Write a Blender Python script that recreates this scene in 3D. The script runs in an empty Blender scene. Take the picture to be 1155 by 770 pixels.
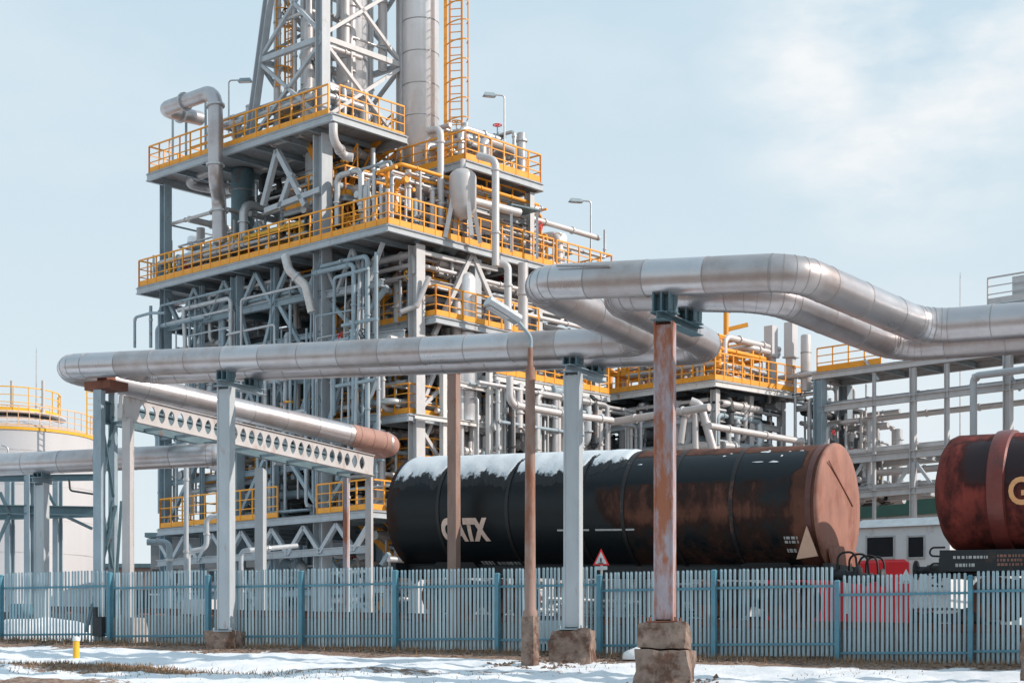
import bpy, bmesh, math, random
from mathutils import Vector as V, Matrix, noise as NZ
R = math.radians
scene = bpy.context.scene
col = scene.collection
random.seed(7)

# ------------------------------------------------------------------ camera model
F, CX, YH, EZ = 1904.0, 577.5, 748.0, 1.6      # focal length in photo pixels, centre, horizon, eye height
def P(px, py, D):
    return V(((px - CX) / F * D, D, EZ + (YH - py) / F * D))
def zat(py, D): return EZ + (YH - py) / F * D
def onp(px, py, p0, d):                          # pixel ray met with a vertical plane through p0 along d
    rx = (px - CX) / F
    D = (p0[0] * d[1] - p0[1] * d[0]) / (rx * d[1] - d[0])
    return P(px, py, D)
Z3 = V((0, 0, 1))
# frame of the big steel structure
SA, SB = V((-.737, .676, 0)), V((.676, .737, 0))
C0 = V((-4.41, 60, 0))
def S(s, t, z): 
    p = C0 + SA * s + SB * t
    return V((p.x, p.y, z))
def SL(px, py, t=0.): return onp(px, py, S(0, t, 0), SA)
def SR(px, py, s=0.): return onp(px, py, S(s, 0, 0), SB)
def st_of(p):
    d = p - C0
    return d.x * SA.x + d.y * SA.y, d.x * SB.x + d.y * SB.y
# frame of the pipelines near the fence
U, W = V((math.cos(R(30)), -math.sin(R(30)), 0)), V((math.sin(R(30)), math.cos(R(30)), 0))

# ------------------------------------------------------------------ materials
def nd(nt, t, **kw):
    n = nt.nodes.new(t)
    for k, v in kw.items(): setattr(n, k, v)
    return n
def mk(name, c, rough=.5, metal=0., var=.12, scale=2.2, rust=0., rustcol=(.20, .075, .035), rscale=1.6, stretch=1.,
       bump=0., bscale=30., rvar=.12, dirt=0., dirtcol=(.12, .10, .09)):
    m = bpy.data.materials.new(name); m.use_nodes = True
    nt = m.node_tree; b = nt.nodes['Principled BSDF']
    L = nt.links.new
    geo = nd(nt, 'ShaderNodeNewGeometry')
    mp = nd(nt, 'ShaderNodeMapping'); mp.inputs['Scale'].default_value = (1, 1, stretch)
    L(geo.outputs['Position'], mp.inputs['Vector'])
    n1 = nd(nt, 'ShaderNodeTexNoise'); n1.inputs['Scale'].default_value = scale; n1.inputs['Detail'].default_value = 6; n1.inputs['Roughness'].default_value = .65
    L(mp.outputs[0], n1.inputs['Vector'])
    r1 = nd(nt, 'ShaderNodeValToRGB'); e = r1.color_ramp.elements
    e[0].position = .3; e[1].position = .7
    e[0].color = tuple(x * (1 - var) for x in c) + (1,); e[1].color = tuple(min(.95, x * (1 + var)) for x in c) + (1,)
    L(n1.outputs['Fac'], r1.inputs['Fac'])
    out = r1.outputs['Color']
    def layer(out, amt, colr, sc, lo_w, detail=8):
        n2 = nd(nt, 'ShaderNodeTexNoise'); n2.inputs['Scale'].default_value = sc; n2.inputs['Detail'].default_value = detail; n2.inputs['Roughness'].default_value = .7
        L(mp.outputs[0], n2.inputs['Vector'])
        r2 = nd(nt, 'ShaderNodeValToRGB'); e2 = r2.color_ramp.elements
        t0 = .72 - .44 * amt
        e2[0].position = max(0, t0 - lo_w); e2[1].position = min(1, t0 + lo_w)
        e2[0].color = (0, 0, 0, 1); e2[1].color = (1, 1, 1, 1)
        L(n2.outputs['Fac'], r2.inputs['Fac'])
        mx = nd(nt, 'ShaderNodeMix', data_type='RGBA')
        L(r2.outputs['Color'], mx.inputs[0]); L(out, mx.inputs[6]); mx.inputs[7].default_value = colr + (1,)
        return mx.outputs[2], r2.outputs['Color']
    rf = None
    if dirt > 0: out, _ = layer(out, dirt, dirtcol, rscale * .7, .16)
    if rust > 0: out, rf = layer(out, rust, rustcol, rscale, .06)
    L(out, b.inputs['Base Color'])
    mr = nd(nt, 'ShaderNodeMapRange'); mr.inputs['To Min'].default_value = max(.05, rough - rvar); mr.inputs['To Max'].default_value = min(1, rough + rvar)
    L(n1.outputs['Fac'], mr.inputs['Value']); L(mr.outputs[0], b.inputs['Roughness'])
    b.inputs['Metallic'].default_value = metal
    if metal > 0 and rf is not None:
        mm = nd(nt, 'ShaderNodeMath', operation='MULTIPLY_ADD'); L(rf, mm.inputs[0]); mm.inputs[1].default_value = -metal; mm.inputs[2].default_value = metal
        L(mm.outputs[0], b.inputs['Metallic'])
    if bump > 0:
        n3 = nd(nt, 'ShaderNodeTexNoise'); n3.inputs['Scale'].default_value = bscale; n3.inputs['Detail'].default_value = 5
        L(mp.outputs[0], n3.inputs['Vector'])
        bp = nd(nt, 'ShaderNodeBump'); bp.inputs['Strength'].default_value = bump; bp.inputs['Distance'].default_value = .05
        L(n3.outputs['Fac'], bp.inputs['Height']); L(bp.outputs[0], b.inputs['Normal'])
    return m

M = {}
M['clad'] = mk('aluminium_cladding', (.50, .475, .485), .34, .72, .07, 1.1, bump=.06, bscale=2.6, rust=.0, dirt=.20, dirtcol=(.34, .27, .25), rscale=1.2)
M['clad_b'] = mk('aluminium_cladding_duller', (.475, .45, .455), .40, .68, .08, .9, bump=.10, bscale=2.2, dirt=.28, dirtcol=(.33, .26, .235), rscale=1.0)
M['clad_c'] = mk('aluminium_cladding_bright', (.55, .535, .55), .30, .72, .06, 1.4, bump=.10, bscale=3.4, dirt=.1, dirtcol=(.36, .30, .28), rscale=1.3)
M['clad_pale'] = mk('pale_cladding', (.66, .64, .63), .42, .5, .08, 1.5, bump=.06, bscale=3., dirt=.2, dirtcol=(.42, .36, .33))
M['clad_seam'] = mk('cladding_seam', (.33, .31, .31), .5, .5, .2)
M['steel'] = mk('grey_painted_steel', (.43, .465, .495), .5, .0, .12, 2.5, rust=.10, rustcol=(.26, .17, .13), stretch=.6)
M['steel_dk'] = mk('dark_teal_steel', (.10, .17, .20), .5, .0, .2, 2.5, rust=.14, stretch=.6)
M['steel_bl'] = mk('blue_grey_steel', (.29, .365, .41), .5, .0, .15, 2.5, rust=.12, stretch=.6)
M['galv'] = mk('galvanised_steel', (.52, .53, .54), .42, .55, .12, 5., rust=.05)
M['white'] = mk('white_painted_steel', (.66, .65, .64), .5, .0, .07, 3., rust=.13, rustcol=(.36, .24, .18), stretch=.4, rscale=2.6)
M['deck'] = mk('grating_deck', (.27, .28, .29), .7, .0, .2, 6., rust=.2)
M['orange'] = mk('orange_safety_paint', (.86, .35, .03), .5, .0, .12, 3.)
M['yellow'] = mk('yellow_paint', (.85, .44, .03), .5, .0, .1, 5.)
M['vessel'] = mk('vessel_cladding', (.76, .775, .80), .36, .45, .05, 1.2, bump=.04, bscale=2.5, dirt=.05, dirtcol=(.55, .53, .52))
M['dark'] = mk('dark_equipment_and_shade', (.035, .04, .045), .6, .1, .4, 2., rust=.2)  # also carries the interior's shade on the added machine blocks and drum
M['pipe'] = mk('grey_pipe', (.50, .50, .51), .42, .35, .15, 2., rust=.1, rustcol=(.30, .2, .16))
M['pipe_w'] = mk('pale_pipe', (.57, .545, .54), .45, .25, .1, 2., rust=.08, rustcol=(.4, .3, .25))
M['rustcol'] = mk('rusty_column_paint', (.36, .31, .34), .7, .0, .18, 3., rust=.47, rustcol=(.32, .115, .06), rscale=2.3, stretch=.32, bump=.2)
M['colgrey'] = mk('column_grey_paint', (.44, .475, .50), .55, .0, .1, 2., rust=.10, rustcol=(.36, .2, .17), stretch=.35, rscale=3.)
M['brownpole'] = mk('weathered_brown_post', (.29, .19, .155), .75, .0, .2, 4., rust=.25, rustcol=(.23, .09, .05), stretch=.3)
M['concrete'] = mk('weathered_concrete', (.25, .18, .145), .9, .0, .36, 4., rust=.42, rustcol=(.11, .058, .04), rscale=2.4, bump=.9, bscale=7.)
M['concrete_p'] = mk('pale_concrete', (.42, .36, .32), .9, .0, .2, 6., rust=.2, rustcol=(.25, .18, .14), rscale=5., bump=.6, bscale=12.)
M['fence'] = mk('pale_blue_grey_fence_paint', (.35, .465, .515), .5, .05, .20, 7., rust=.14, rustcol=(.24, .20, .18), stretch=.08, rscale=2.5)
M['fpost'] = mk('blue_fence_post_paint', (.085, .235, .31), .45, .0, .15, 4., rust=.08)
M['tankwhite'] = mk('storage_tank_paint', (.575, .56, .57), .5, .0, .05, .5, rust=.05, rustcol=(.46, .38, .36), stretch=.1)
sm_ = bpy.data.materials.new('thin_wagon_snow'); sm_.use_nodes = True; nt = sm_.node_tree; b = nt.nodes['Principled BSDF']; Lk = nt.links.new
geo = nd(nt, 'ShaderNodeNewGeometry'); at = nd(nt, 'ShaderNodeAttribute', attribute_name='depth')
n_ = nd(nt, 'ShaderNodeTexNoise'); n_.inputs['Scale'].default_value = 7; n_.inputs['Detail'].default_value = 8; n_.inputs['Roughness'].default_value = .7; Lk(geo.outputs['Position'], n_.inputs['Vector'])
m_ = nd(nt, 'ShaderNodeMath', operation='MULTIPLY_ADD'); Lk(n_.outputs['Fac'], m_.inputs[0]); m_.inputs[1].default_value = 1.6; m_.inputs[2].default_value = -.8
a_ = nd(nt, 'ShaderNodeMath', operation='ADD'); Lk(m_.outputs[0], a_.inputs[0]); Lk(at.outputs['Fac'], a_.inputs[1])
r_ = nd(nt, 'ShaderNodeValToRGB'); r_.color_ramp.elements[0].position = .40; r_.color_ramp.elements[1].position = .60; Lk(a_.outputs[0], r_.inputs[0])
r_.color_ramp.elements[0].color = (.012, .015, .018, 1); r_.color_ramp.elements[1].color = (.66, .71, .75, 1); Lk(r_.outputs[0], b.inputs['Base Color']); b.inputs['Roughness'].default_value = .6
bp = nd(nt, 'ShaderNodeBump'); bp.inputs['Strength'].default_value = .4; bp.inputs['Distance'].default_value = .04; Lk(n_.outputs['Fac'], bp.inputs['Height']); Lk(bp.outputs[0], b.inputs['Normal'])
M['thin_snow'] = sm_
M['snow'] = mk('snow', (.80, .83, .86), .6, .0, .04, 3., bump=.35, bscale=9.)
M['red'] = mk('red_paint', (.70, .025, .035), .4, .0, .1, 2.)
M['locowhite'] = mk('white_vehicle_paint', (.66, .68, .69), .4, .0, .06, 2., dirt=.1)
M['glass'] = mk('dark_window_glass', (.02, .025, .03), .1, .0, .1)
M['green'] = mk('green_sheet_metal', (.035, .11, .085), .5, .0, .15, 1.)
M['black'] = mk('black_rubber_and_shade', (.012, .012, .014), .55, .0, .2)
M['blkframe'] = mk('black_underframe', (.016, .02, .024), .6, .0, .3, 3., rust=.22, rustcol=(.09, .045, .03))
M['rustcap'] = mk('rusty_red_end_plate', (.31, .145, .108), .75, .0, .2, 2., rust=.34, rustcol=(.24, .09, .06), rscale=1.4, stretch=.5, bump=.12, bscale=12.)
M['rust'] = mk('rust', (.21, .08, .05), .8, .0, .25, 3., rust=.3, rustcol=(.12, .045, .03))
M['letter'] = mk('faded_white_lettering', (.80, .60, .50), .7, .0, .1, 8., rust=.1, rustcol=(.30, .12, .06), rscale=6.)
M['letter_o'] = mk('orange_lettering', (.72, .36, .16), .7, .0, .1, 8.)
M['letter_w'] = mk('white_stencil', (.50, .50, .49), .7, .0, .1, 8.)
M['ballast'] = mk('dark_ballast', (.10, .085, .075), .95, .0, .5, 14., bump=1., bscale=12.)
M['gusset'] = mk('pale_rust_plate', (.58, .36, .26), .7, .0, .1, 4.)
M['beamgrey'] = mk('chalky_grey_paint', (.49, .465, .46), .6, .0, .09, 3., rust=.22, rustcol=(.34, .24, .19), stretch=.4, rscale=2.2)
M['palerail'] = mk('faded_orange_paint', (.80, .48, .26), .6, .0, .1, 3.)
M['wallgrey'] = mk('dull_sheet_wall', (.16, .17, .18), .7, .0, .15, .8, rust=.15, rustcol=(.10, .08, .07), stretch=.2)
M['brick'] = mk('dull_brick', (.30, .21, .18), .85, .0, .15, 3., rust=.2, rustcol=(.2, .13, .1))
M['steel_lt'] = mk('pale_and_lit_face_steel', (.54, .535, .54), .5, .0, .1, 3., rust=.1, rustcol=(.36, .25, .2), stretch=.5)  # paler steel; puts the brightness of the structures' sunlit faces into the colour

# ------------------------------------------------------------------ mesh builder
class MB:
    def __init__(s): s.v, s.f, s.mi, s.sm = [], [], [], []
    def add(s, vs, fs, mi=0, smooth=False):
        o = len(s.v); s.v += [V(p) for p in vs]
        for f in fs: s.f.append([i + o for i in f]); s.mi.append(mi); s.sm.append(smooth)
        return s
    def prof(s, p0, p1, pts, x, y, mi=0):
        p0, p1 = V(p0), V(p1); n = len(pts)
        vs = [p0 + x * a + y * b for a, b in pts] + [p1 + x * a + y * b for a, b in pts]
        fs = [[i, (i + 1) % n, n + (i + 1) % n, n + i] for i in range(n)] + [list(range(n))[::-1], list(range(n, 2 * n))]
        return s.add(vs, fs, mi)
    def axes(s, p0, p1, side=None):
        d = (V(p1) - V(p0)).normalized()
        if abs(d.z) > .95: x = (side or V((1, 0, 0))); x = (x - d * x.dot(d)).normalized()
        else: x = d.cross(Z3).normalized()
        return x, x.cross(d).normalized()
    def bar(s, p0, p1, w, h=None, side=None, mi=0):
        h = h or w; x, y = s.axes(p0, p1, side)
        return s.prof(p0, p1, [(-w/2, -h/2), (w/2, -h/2), (w/2, h/2), (-w/2, h/2)], x, y, mi)
    def ib(s, p0, p1, w, h, side=None, mi=0, t=None):      # I section, h along y, flanges w along x
        x, y = s.axes(p0, p1, side); t = t or .09 * h; k = t * .45
        pts = [(-w/2, -h/2), (w/2, -h/2), (w/2, -h/2+t), (k, -h/2+t), (k, h/2-t), (w/2, h/2-t), (w/2, h/2), (-w/2, h/2), (-w/2, h/2-t), (-k, h/2-t), (-k, -h/2+t), (-w/2, -h/2+t)]
        n = 12; p0, p1 = V(p0), V(p1)
        vs = [p0 + x * a + y * b for a, b in pts] + [p1 + x * a + y * b for a, b in pts]
        fs = [[i, (i + 1) % n, n + (i + 1) % n, n + i] for i in range(n)]
        for o in (0, n):
            for q in ([0, 1, 2, 11], [3, 4, 9, 10], [5, 6, 7, 8]): fs.append([i + o for i in q])
            
        return s.add(vs, fs, mi)
    def box(s, c, ex, ey, ez, mi=0):
        c = V(c); ex, ey, ez = V(ex) / 2, V(ey) / 2, V(ez) / 2
        vs = [c + ex * i + ey * j + ez * k for k in (-1, 1) for j in (-1, 1) for i in (-1, 1)]
        return s.add(vs, [[0, 2, 3, 1], [4, 5, 7, 6], [0, 1, 5, 4], [1, 3, 7, 5], [3, 2, 6, 7], [2, 0, 4, 6]], mi)
    def taper(s, c, ex, ey, h, k, mi=0, j=0.):                      # block narrowing upward; c at the base
        c = V(c); vs = []
        for z, q in ((0, 1.), (h, k)):
            for a, b in ((-1, -1), (1, -1), (1, 1), (-1, 1)):
                vs.append(c + ex * (.5 * a * q) + ey * (.5 * b * q) + V((random.uniform(-j, j), random.uniform(-j, j), z + random.uniform(-j, j))))
        return s.add(vs, [[3, 2, 1, 0], [4, 5, 6, 7], [0, 1, 5, 4], [1, 2, 6, 5], [2, 3, 7, 6], [3, 0, 4, 7]], mi)
    def tube(s, path, r, n=10, caps=True, mi=0, smooth=True):
        path = [V(p) for p in path]; m = len(path)
        rs = r if isinstance(r, (list, tuple)) else [r] * m
        T = []
        for i in range(m):
            a = path[i] - path[i - 1] if i else path[1] - path[0]
            b = path[i + 1] - path[i] if i < m - 1 else a
            T.append((a.normalized() + b.normalized()).normalized())
        x = T[0].cross(Z3)
        if x.length < .05: x = T[0].cross(V((0, 1, 0)))
        x.normalize(); vs = []
        for i in range(m):
            x = (x - T[i] * x.dot(T[i])).normalized(); y = T[i].cross(x)
            for k in range(n):
                a = 2 * math.pi * k / n
                vs.append(path[i] + (x * math.cos(a) + y * math.sin(a)) * rs[i])
        fs = [[i * n + k, i * n + (k + 1) % n, (i + 1) * n + (k + 1) % n, (i + 1) * n + k] for i in range(m - 1) for k in range(n)]
        s.add(vs, fs, mi, smooth)
        if caps: s.add(vs[:n], [list(range(n))[::-1]], mi); s.add(vs[-n:], [list(range(n))], mi)
        return s
    def lathe(s, c, pr, n=24, mi=0, x=V((1, 0, 0)), y=V((0, 1, 0)), ax=Z3, smooth=True):
        c = V(c); vs = []
        for r, h in pr:
            for k in range(n):
                a = 2 * math.pi * k / n; vs.append(c + (x * math.cos(a) + y * math.sin(a)) * r + ax * h)
        m = len(pr)
        fs = [[i * n + k, i * n + (k + 1) % n, (i + 1) * n + (k + 1) % n, (i + 1) * n + k] for i in range(m - 1) for k in range(n)]
        s.add(vs, fs, mi, smooth)
        if pr[0][0] > 1e-4: s.add(vs[:n], [list(range(n))[::-1]], mi)
        if pr[-1][0] > 1e-4: s.add(vs[-n:], [list(range(n))], mi)
        return s
    def build(s, name, mats, parent=None, loc=None):
        me = bpy.data.meshes.new(name)
        off = V(parent['_loc']) if parent is not None else (V(loc) if loc is not None else V((0, 0, 0)))
        me.from_pydata([p - off for p in s.v], [], s.f)
        for m in (mats if isinstance(mats, (list, tuple)) else [mats]): me.materials.append(M[m] if isinstance(m, str) else m)
        me.polygons.foreach_set('material_index', s.mi); me.polygons.foreach_set('use_smooth', s.sm)
        me.update()
        o = bpy.data.objects.new(name, me); col.objects.link(o)
        if parent is not None: o.parent = parent; o['_loc'] = parent['_loc']
        else: o.location = off; o['_loc'] = tuple(off)
        return o
def thing(name, label, cat, loc, group=None):
    o = bpy.data.objects.new(name, None); o.empty_display_size = .3; col.objects.link(o)
    o.location = loc; o['_loc'] = tuple(loc); o['label'] = label; o['category'] = cat
    if group: o['group'] = group
    return o
def tag(o, label, cat, group=None):
    o['label'] = label; o['category'] = cat
    if group: o['group'] = group
    return o
def fillet(pts, r, n=6):
    pts = [V(p) for p in pts]; out = [pts[0]]
    for i in range(1, len(pts) - 1):
        a, b = (pts[i - 1] - pts[i]), (pts[i + 1] - pts[i])
        la, lb = a.length, b.length; a.normalize(); b.normalize()
        ang = a.angle(b)
        if ang > 3.1: continue
        t = min(r / math.tan(ang / 2), la * .49, lb * .49); rr = t * math.tan(ang / 2)
        c = pts[i] + (a + b).normalized() * (rr / math.sin(ang / 2))
        s0, s1 = pts[i] + a * t - c, pts[i] + b * t - c
        tot = s0.angle(s1)
        for k in range(n + 1):
            u = k / n
            out.append(c + (s0 * math.sin((1 - u) * tot) + s1 * math.sin(u * tot)) / math.sin(tot))
    out.append(pts[-1]); return out
def walk(path, step):                           # points and tangents at equal distances along a path
    acc, nxt, res = 0., step * .5, []
    for a, b in zip(path, path[1:]):
        L = (b - a).length
        while nxt <= acc + L and L > 1e-6:
            res.append((a.lerp(b, (nxt - acc) / L), (b - a).normalized())); nxt += step
        acc += L
    return res

# ------------------------------------------------------------------ ground
FK0, FKD = V((3.27, 38, 0)), V((2.64, -1.16, 0))          # the fence line
FN = V((-1.16, -2.64, 0)).normalized()                     # towards the camera
def smooth(a, b, x):
    x = max(0, min(1, (x - a) / (b - a))); return x * x * (3 - 2 * x)
RAILDIR = V((math.cos(R(26)), -math.sin(R(26)), 0))
def zf(x): return 1.76 - .028 * max(-30, min(25, x))
def gh(x, y):
    d = (V((x, y, 0)) - FK0).dot(FN)
    base = zf(x)
    base += .10 * smooth(-.8, -.2, d) * smooth(1.1, .4, d)
    if d >= 0:
        z = base - .065 * min(d, 7) - .042 * max(0, d - 7)
        z = max(z, -.2)
        w = smooth(.3, 2.5, d)
        z += w * (.13 * NZ.noise(V((x * .45, y * .45, 3))) + .085 * NZ.noise(V((x * 1.4, y * 1.4, 9))) + .045 * NZ.noise(V((x * 3.2, y * 3.2, 1))) + .02 * NZ.noise(V((x * 7, y * 7, 6))))
    else:
        q = -d
        on = smooth(-6.5, -2.5, x)
        z = base + on * .72 * smooth(1.2, 3.2, q) + (1 - on) * .25 * smooth(.5, 8, q)
        z += .05 * smooth(.4, 1.5, q) * NZ.noise(V((x * .9, y * .9, 5)))
    return z
def axis(lo, hi, a, b, fine):
    xs = [a + i * fine for i in range(int((b - a) / fine) + 1)]
    st = fine
    p = xs[-1]
    while p < hi: st *= 1.35; p += st; xs.append(p)
    st = fine; p = xs[0]
    while p > lo: st *= 1.35; p -= st; xs.insert(0, p)
    return xs
gx, gy = axis(-900, 900, -16, 16, .14), axis(-60, 2500, 28, 50, .14)
g = MB(); nx = len(gx)
gv = [V((x, y, gh(x, y))) for y in gy for x in gx]
g.add(gv, [[j * nx + i, j * nx + i + 1, (j + 1) * nx + i + 1, (j + 1) * nx + i] for j in range(len(gy) - 1) for i in range(nx - 1)], 0, True)
gm = bpy.data.materials.new('snowy_ground'); gm.use_nodes = True
nt = gm.node_tree; b = nt.nodes['Principled BSDF']; Lk = nt.links.new
at = nd(nt, 'ShaderNodeAttribute', attribute_name='soil'); geo = nd(nt, 'ShaderNodeNewGeometry')
n1 = nd(nt, 'ShaderNodeTexNoise'); n1.inputs['Scale'].default_value = 5; n1.inputs['Detail'].default_value = 9; n1.inputs['Roughness'].default_value = .75
Lk(geo.outputs['Position'], n1.inputs['Vector'])
ad = nd(nt, 'ShaderNodeMath', operation='MULTIPLY_ADD'); Lk(n1.outputs['Fac'], ad.inputs[0]); ad.inputs[1].default_value = 1.3; ad.inputs[2].default_value = -.65
a2 = nd(nt, 'ShaderNodeMath', operation='ADD'); Lk(ad.outputs[0], a2.inputs[0]); Lk(at.outputs['Fac'], a2.inputs[1])
rp = nd(nt, 'ShaderNodeValToRGB'); rp.color_ramp.elements[0].position = .46; rp.color_ramp.elements[1].position = .54
Lk(a2.outputs[0], rp.inputs['Fac'])
n2 = nd(nt, 'ShaderNodeTexNoise'); n2.inputs['Scale'].default_value = 11; n2.inputs['Detail'].default_value = 6
Lk(geo.outputs['Position'], n2.inputs['Vector'])
so = nd(nt, 'ShaderNodeValToRGB'); so.color_ramp.elements[0].color = (.13, .08, .06, 1); so.color_ramp.elements[1].color = (.36, .25, .19, 1)
so.color_ramp.elements[0].position = .35; so.color_ramp.elements[1].position = .65
Lk(n2.outputs['Fac'], so.inputs['Fac'])
mx = nd(nt, 'ShaderNodeMix', data_type='RGBA'); Lk(rp.outputs['Color'], mx.inputs[0]); mx.inputs[6].default_value = (.80, .83, .87, 1); Lk(so.outputs['Color'], mx.inputs[7])
Lk(mx.outputs[2], b.inputs['Base Color']); b.inputs['Roughness'].default_value = .75
bp = nd(nt, 'ShaderNodeBump'); bp.inputs['Strength'].default_value = .6; bp.inputs['Distance'].default_value = .08
Lk(n1.outputs['Fac'], bp.inputs['Height']); Lk(bp.outputs[0], b.inputs['Normal'])
go = g.build('ground', gm); go['kind'] = 'structure'
sa = go.data.attributes.new('soil', 'FLOAT', 'POINT')
vals = []
for p in gv:
    d = (V((p.x, p.y, 0)) - FK0).dot(FN)
    v = .16 + .36 * NZ.noise(V((p.x * .35, p.y * .35, 20)))
    if -.8 < d < 1.5: v += .85 * smooth(1.5, .5, d + .5 * NZ.noise(V((p.x * 1.2, p.y * 1.2, 31)))) * smooth(-.8, -.3, d)
    if d < -.8:
        v += .26 + .30 * smooth(-6, -2.5, p.x)
    v += .75 * smooth(11., 14., d)  # unseen near ground, browned to dim the light bounced off the snow
    # bare grass showing near the photographer's side
    v += .55 * smooth(1.5, 0, abs((p.y - 33.6) + .38 * (p.x + 7.5))) * smooth(5.0, 1.2, abs(p.x + 8))
    v += .5 * smooth(1.2, 0, abs(p.y - 29.6)) * smooth(3.2, .6, abs(p.x - 9.0))
    v += .35 * smooth(1.0, 0, abs(p.y - 33.9)) * smooth(6, 1, abs(p.x + 2))
    vals.append(v)
sa.data.foreach_set('value', vals)
for z_, y_ in (): pass

# dry grass tufts on the bare strips (nobody could count them)
tf = MB(); rnd = random.Random(3)
for i in range(9000):
    k = rnd.random()
    if k < .45:   # strip under the fence
        q = rnd.uniform(-7.2, 3.6); p = FK0 + FKD * q + FN * rnd.uniform(-.1, .75)
        hmax = .2
    elif k < .8:
        x = rnd.gauss(-8, 2.0); p = V((x, 33.6 - .38 * (x + 7.5) + rnd.gauss(0, .6), 0)); hmax = .12
    else:
        p = V((rnd.uniform(-8, 11), rnd.uniform(30.5, 37.5), 0)); hmax = .09
        if NZ.noise(V((p.x * .35, p.y * .35, 20))) < .15: continue
    z = gh(p.x, p.y); h = hmax * rnd.uniform(.35, 1); a = rnd.uniform(0, 6.28); w = .012
    dx, dy = math.cos(a), math.sin(a)
    b0 = V((p.x, p.y, z - .01)); tip = b0 + V((rnd.uniform(-.06, .06), rnd.uniform(-.06, .06), h))
    tf.add([b0 - V((dx, dy, 0)) * w, b0 + V((dx, dy, 0)) * w, tip], [[0, 1, 2]])
M['drygrass'] = mk('dry_grass', (.26, .17, .10), .9, .0, .4, 12.)
o = tf.build('dry_grass', 'drygrass'); o['kind'] = 'stuff'

# stones and broken concrete crumbs along the fence foot (nobody could count them)
rb_ = MB(); rnd = random.Random(17)
for i in range(1500):
    k = rnd.random()
    if k < .7: p = FK0 + FKD * rnd.uniform(-7.2, 3.8) + FN * rnd.gauss(.35, .25)
    else:
        q = rnd.choice(((-6.9, 41.0), (1.35, 37.2), (2.75, 30.2), (.4, 35.9))); a = rnd.uniform(0, 6.28); r_ = rnd.uniform(.5, 1.0); p = V((q[0] + r_ * math.cos(a), q[1] + r_ * math.sin(a), 0))
    w_ = rnd.uniform(.012, .05) * (1.5 if rnd.random() < .08 else 1); z = gh(p.x, p.y) + w_ * .25; vs = []
    for ax in ((1, 0, 0), (-1, 0, 0), (0, 1, 0), (0, -1, 0), (0, 0, .75), (0, 0, -.75)):
        vs.append(V((p.x, p.y, z)) + V(ax) * w_ * rnd.uniform(.7, 1.4) + V((rnd.uniform(-.3, .3), rnd.uniform(-.3, .3), rnd.uniform(-.2, .2))) * w_)
    rb_.add(vs, [[0, 2, 4], [2, 1, 4], [1, 3, 4], [3, 0, 4], [2, 0, 5], [1, 2, 5], [3, 1, 5], [0, 3, 5]])
M['rubble'] = mk('rubble_stone', (.20, .145, .115), .9, .0, .5, 9.)
o = rb_.build('rubble', 'rubble'); o['kind'] = 'stuff'
# ------------------------------------------------------------------ fence
def fk_at(px):
    rx = (px - CX) / F
    return (rx * FK0.y - FK0.x) / (FKD.x - rx * FKD.y)
fpx = [-112, 2, 125, 236, 341, 447, 562, 677, 806, 945, 1095, 1262]
ftop = [644, 644, 643.5, 642, 639.5, 641, 639.5, 643.5, 640, 647, 642]
fk = [fk_at(p) for p in fpx]
f0 = FK0 + FKD * fk[5]
fence = thing('palisade_fence', 'pale blue palisade fence with square posts stepping along the snowy strip', 'fence', (f0.x, f0.y, gh(f0.x, f0.y)))
fd = FKD.normalized(); FH = 1.93
ptop = {}
for i in range(len(ftop)):
    k0, k1 = fk[i], fk[i + 1]
    a, b_ = FK0 + FKD * k0, FK0 + FKD * k1
    Dm = (a.y + b_.y) / 2
    zt = zat(ftop[i], Dm); ptop.setdefault(i, []).append(zt); ptop.setdefault(i + 1, []).append(zt)
    L = (b_ - a).length; n = int(L / .106)
    pk = MB()
    for q in range(n):
        s_ = .09 + (L - .18) * (q + .5) / n
        c = a + fd * s_ - FN * .034
        hj = rnd.uniform(-.006, .006); tw = rnd.gauss(0, .12); lean = rnd.gauss(0, .008)
        ex = fd * .061 * math.cos(tw) + FN * .061 * math.sin(tw); ey = FN * .012
        z0, z1 = zt - FH + hj, zt - .02 + hj
        lo, hi = V((c.x, c.y, z0)), V((c.x, c.y, z1)) + fd * lean
        pk.prof(lo, hi, [(-.5, -.5), (0, .9), (.5, -.5), (.42, -1.3), (0, .1), (-.42, -1.3)], ex, ey)
        pk.add([hi - ex * .5 - ey * .5, hi + ex * .5 - ey * .5, hi + ex * .3 + V((0, 0, .02)), hi - ex * .3 + V((0, 0, .02))], [[0, 1, 2, 3]])
    pn = pk.build('picket_panel', 'fence', fence)
    for dz in (.42, FH - .26):
        rb = MB(); p0, p1 = a + fd * .05, b_ - fd * .05
        rb.bar((p0.x, p0.y, zt - dz), (p1.x, p1.y, zt - dz), .04, .05); rb.build('rail', 'fpost', pn)
for i, k in enumerate(fk):
    c = FK0 + FKD * k
    zt = min(ptop[i]) - .14 + .05 * (i % 3); zb = gh(c.x, c.y) - .3
    pb = MB(); e = fd * .1; pb.box(V((c.x, c.y, (zt + zb) / 2)) + FN * .04, e, FN * .15, (0, 0, zt - zb))
    pb.taper(V((c.x, c.y, zt)) + FN * .04, fd * .12, FN * .17, .04, .5)
    pb.build('post', 'fpost', fence)

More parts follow.
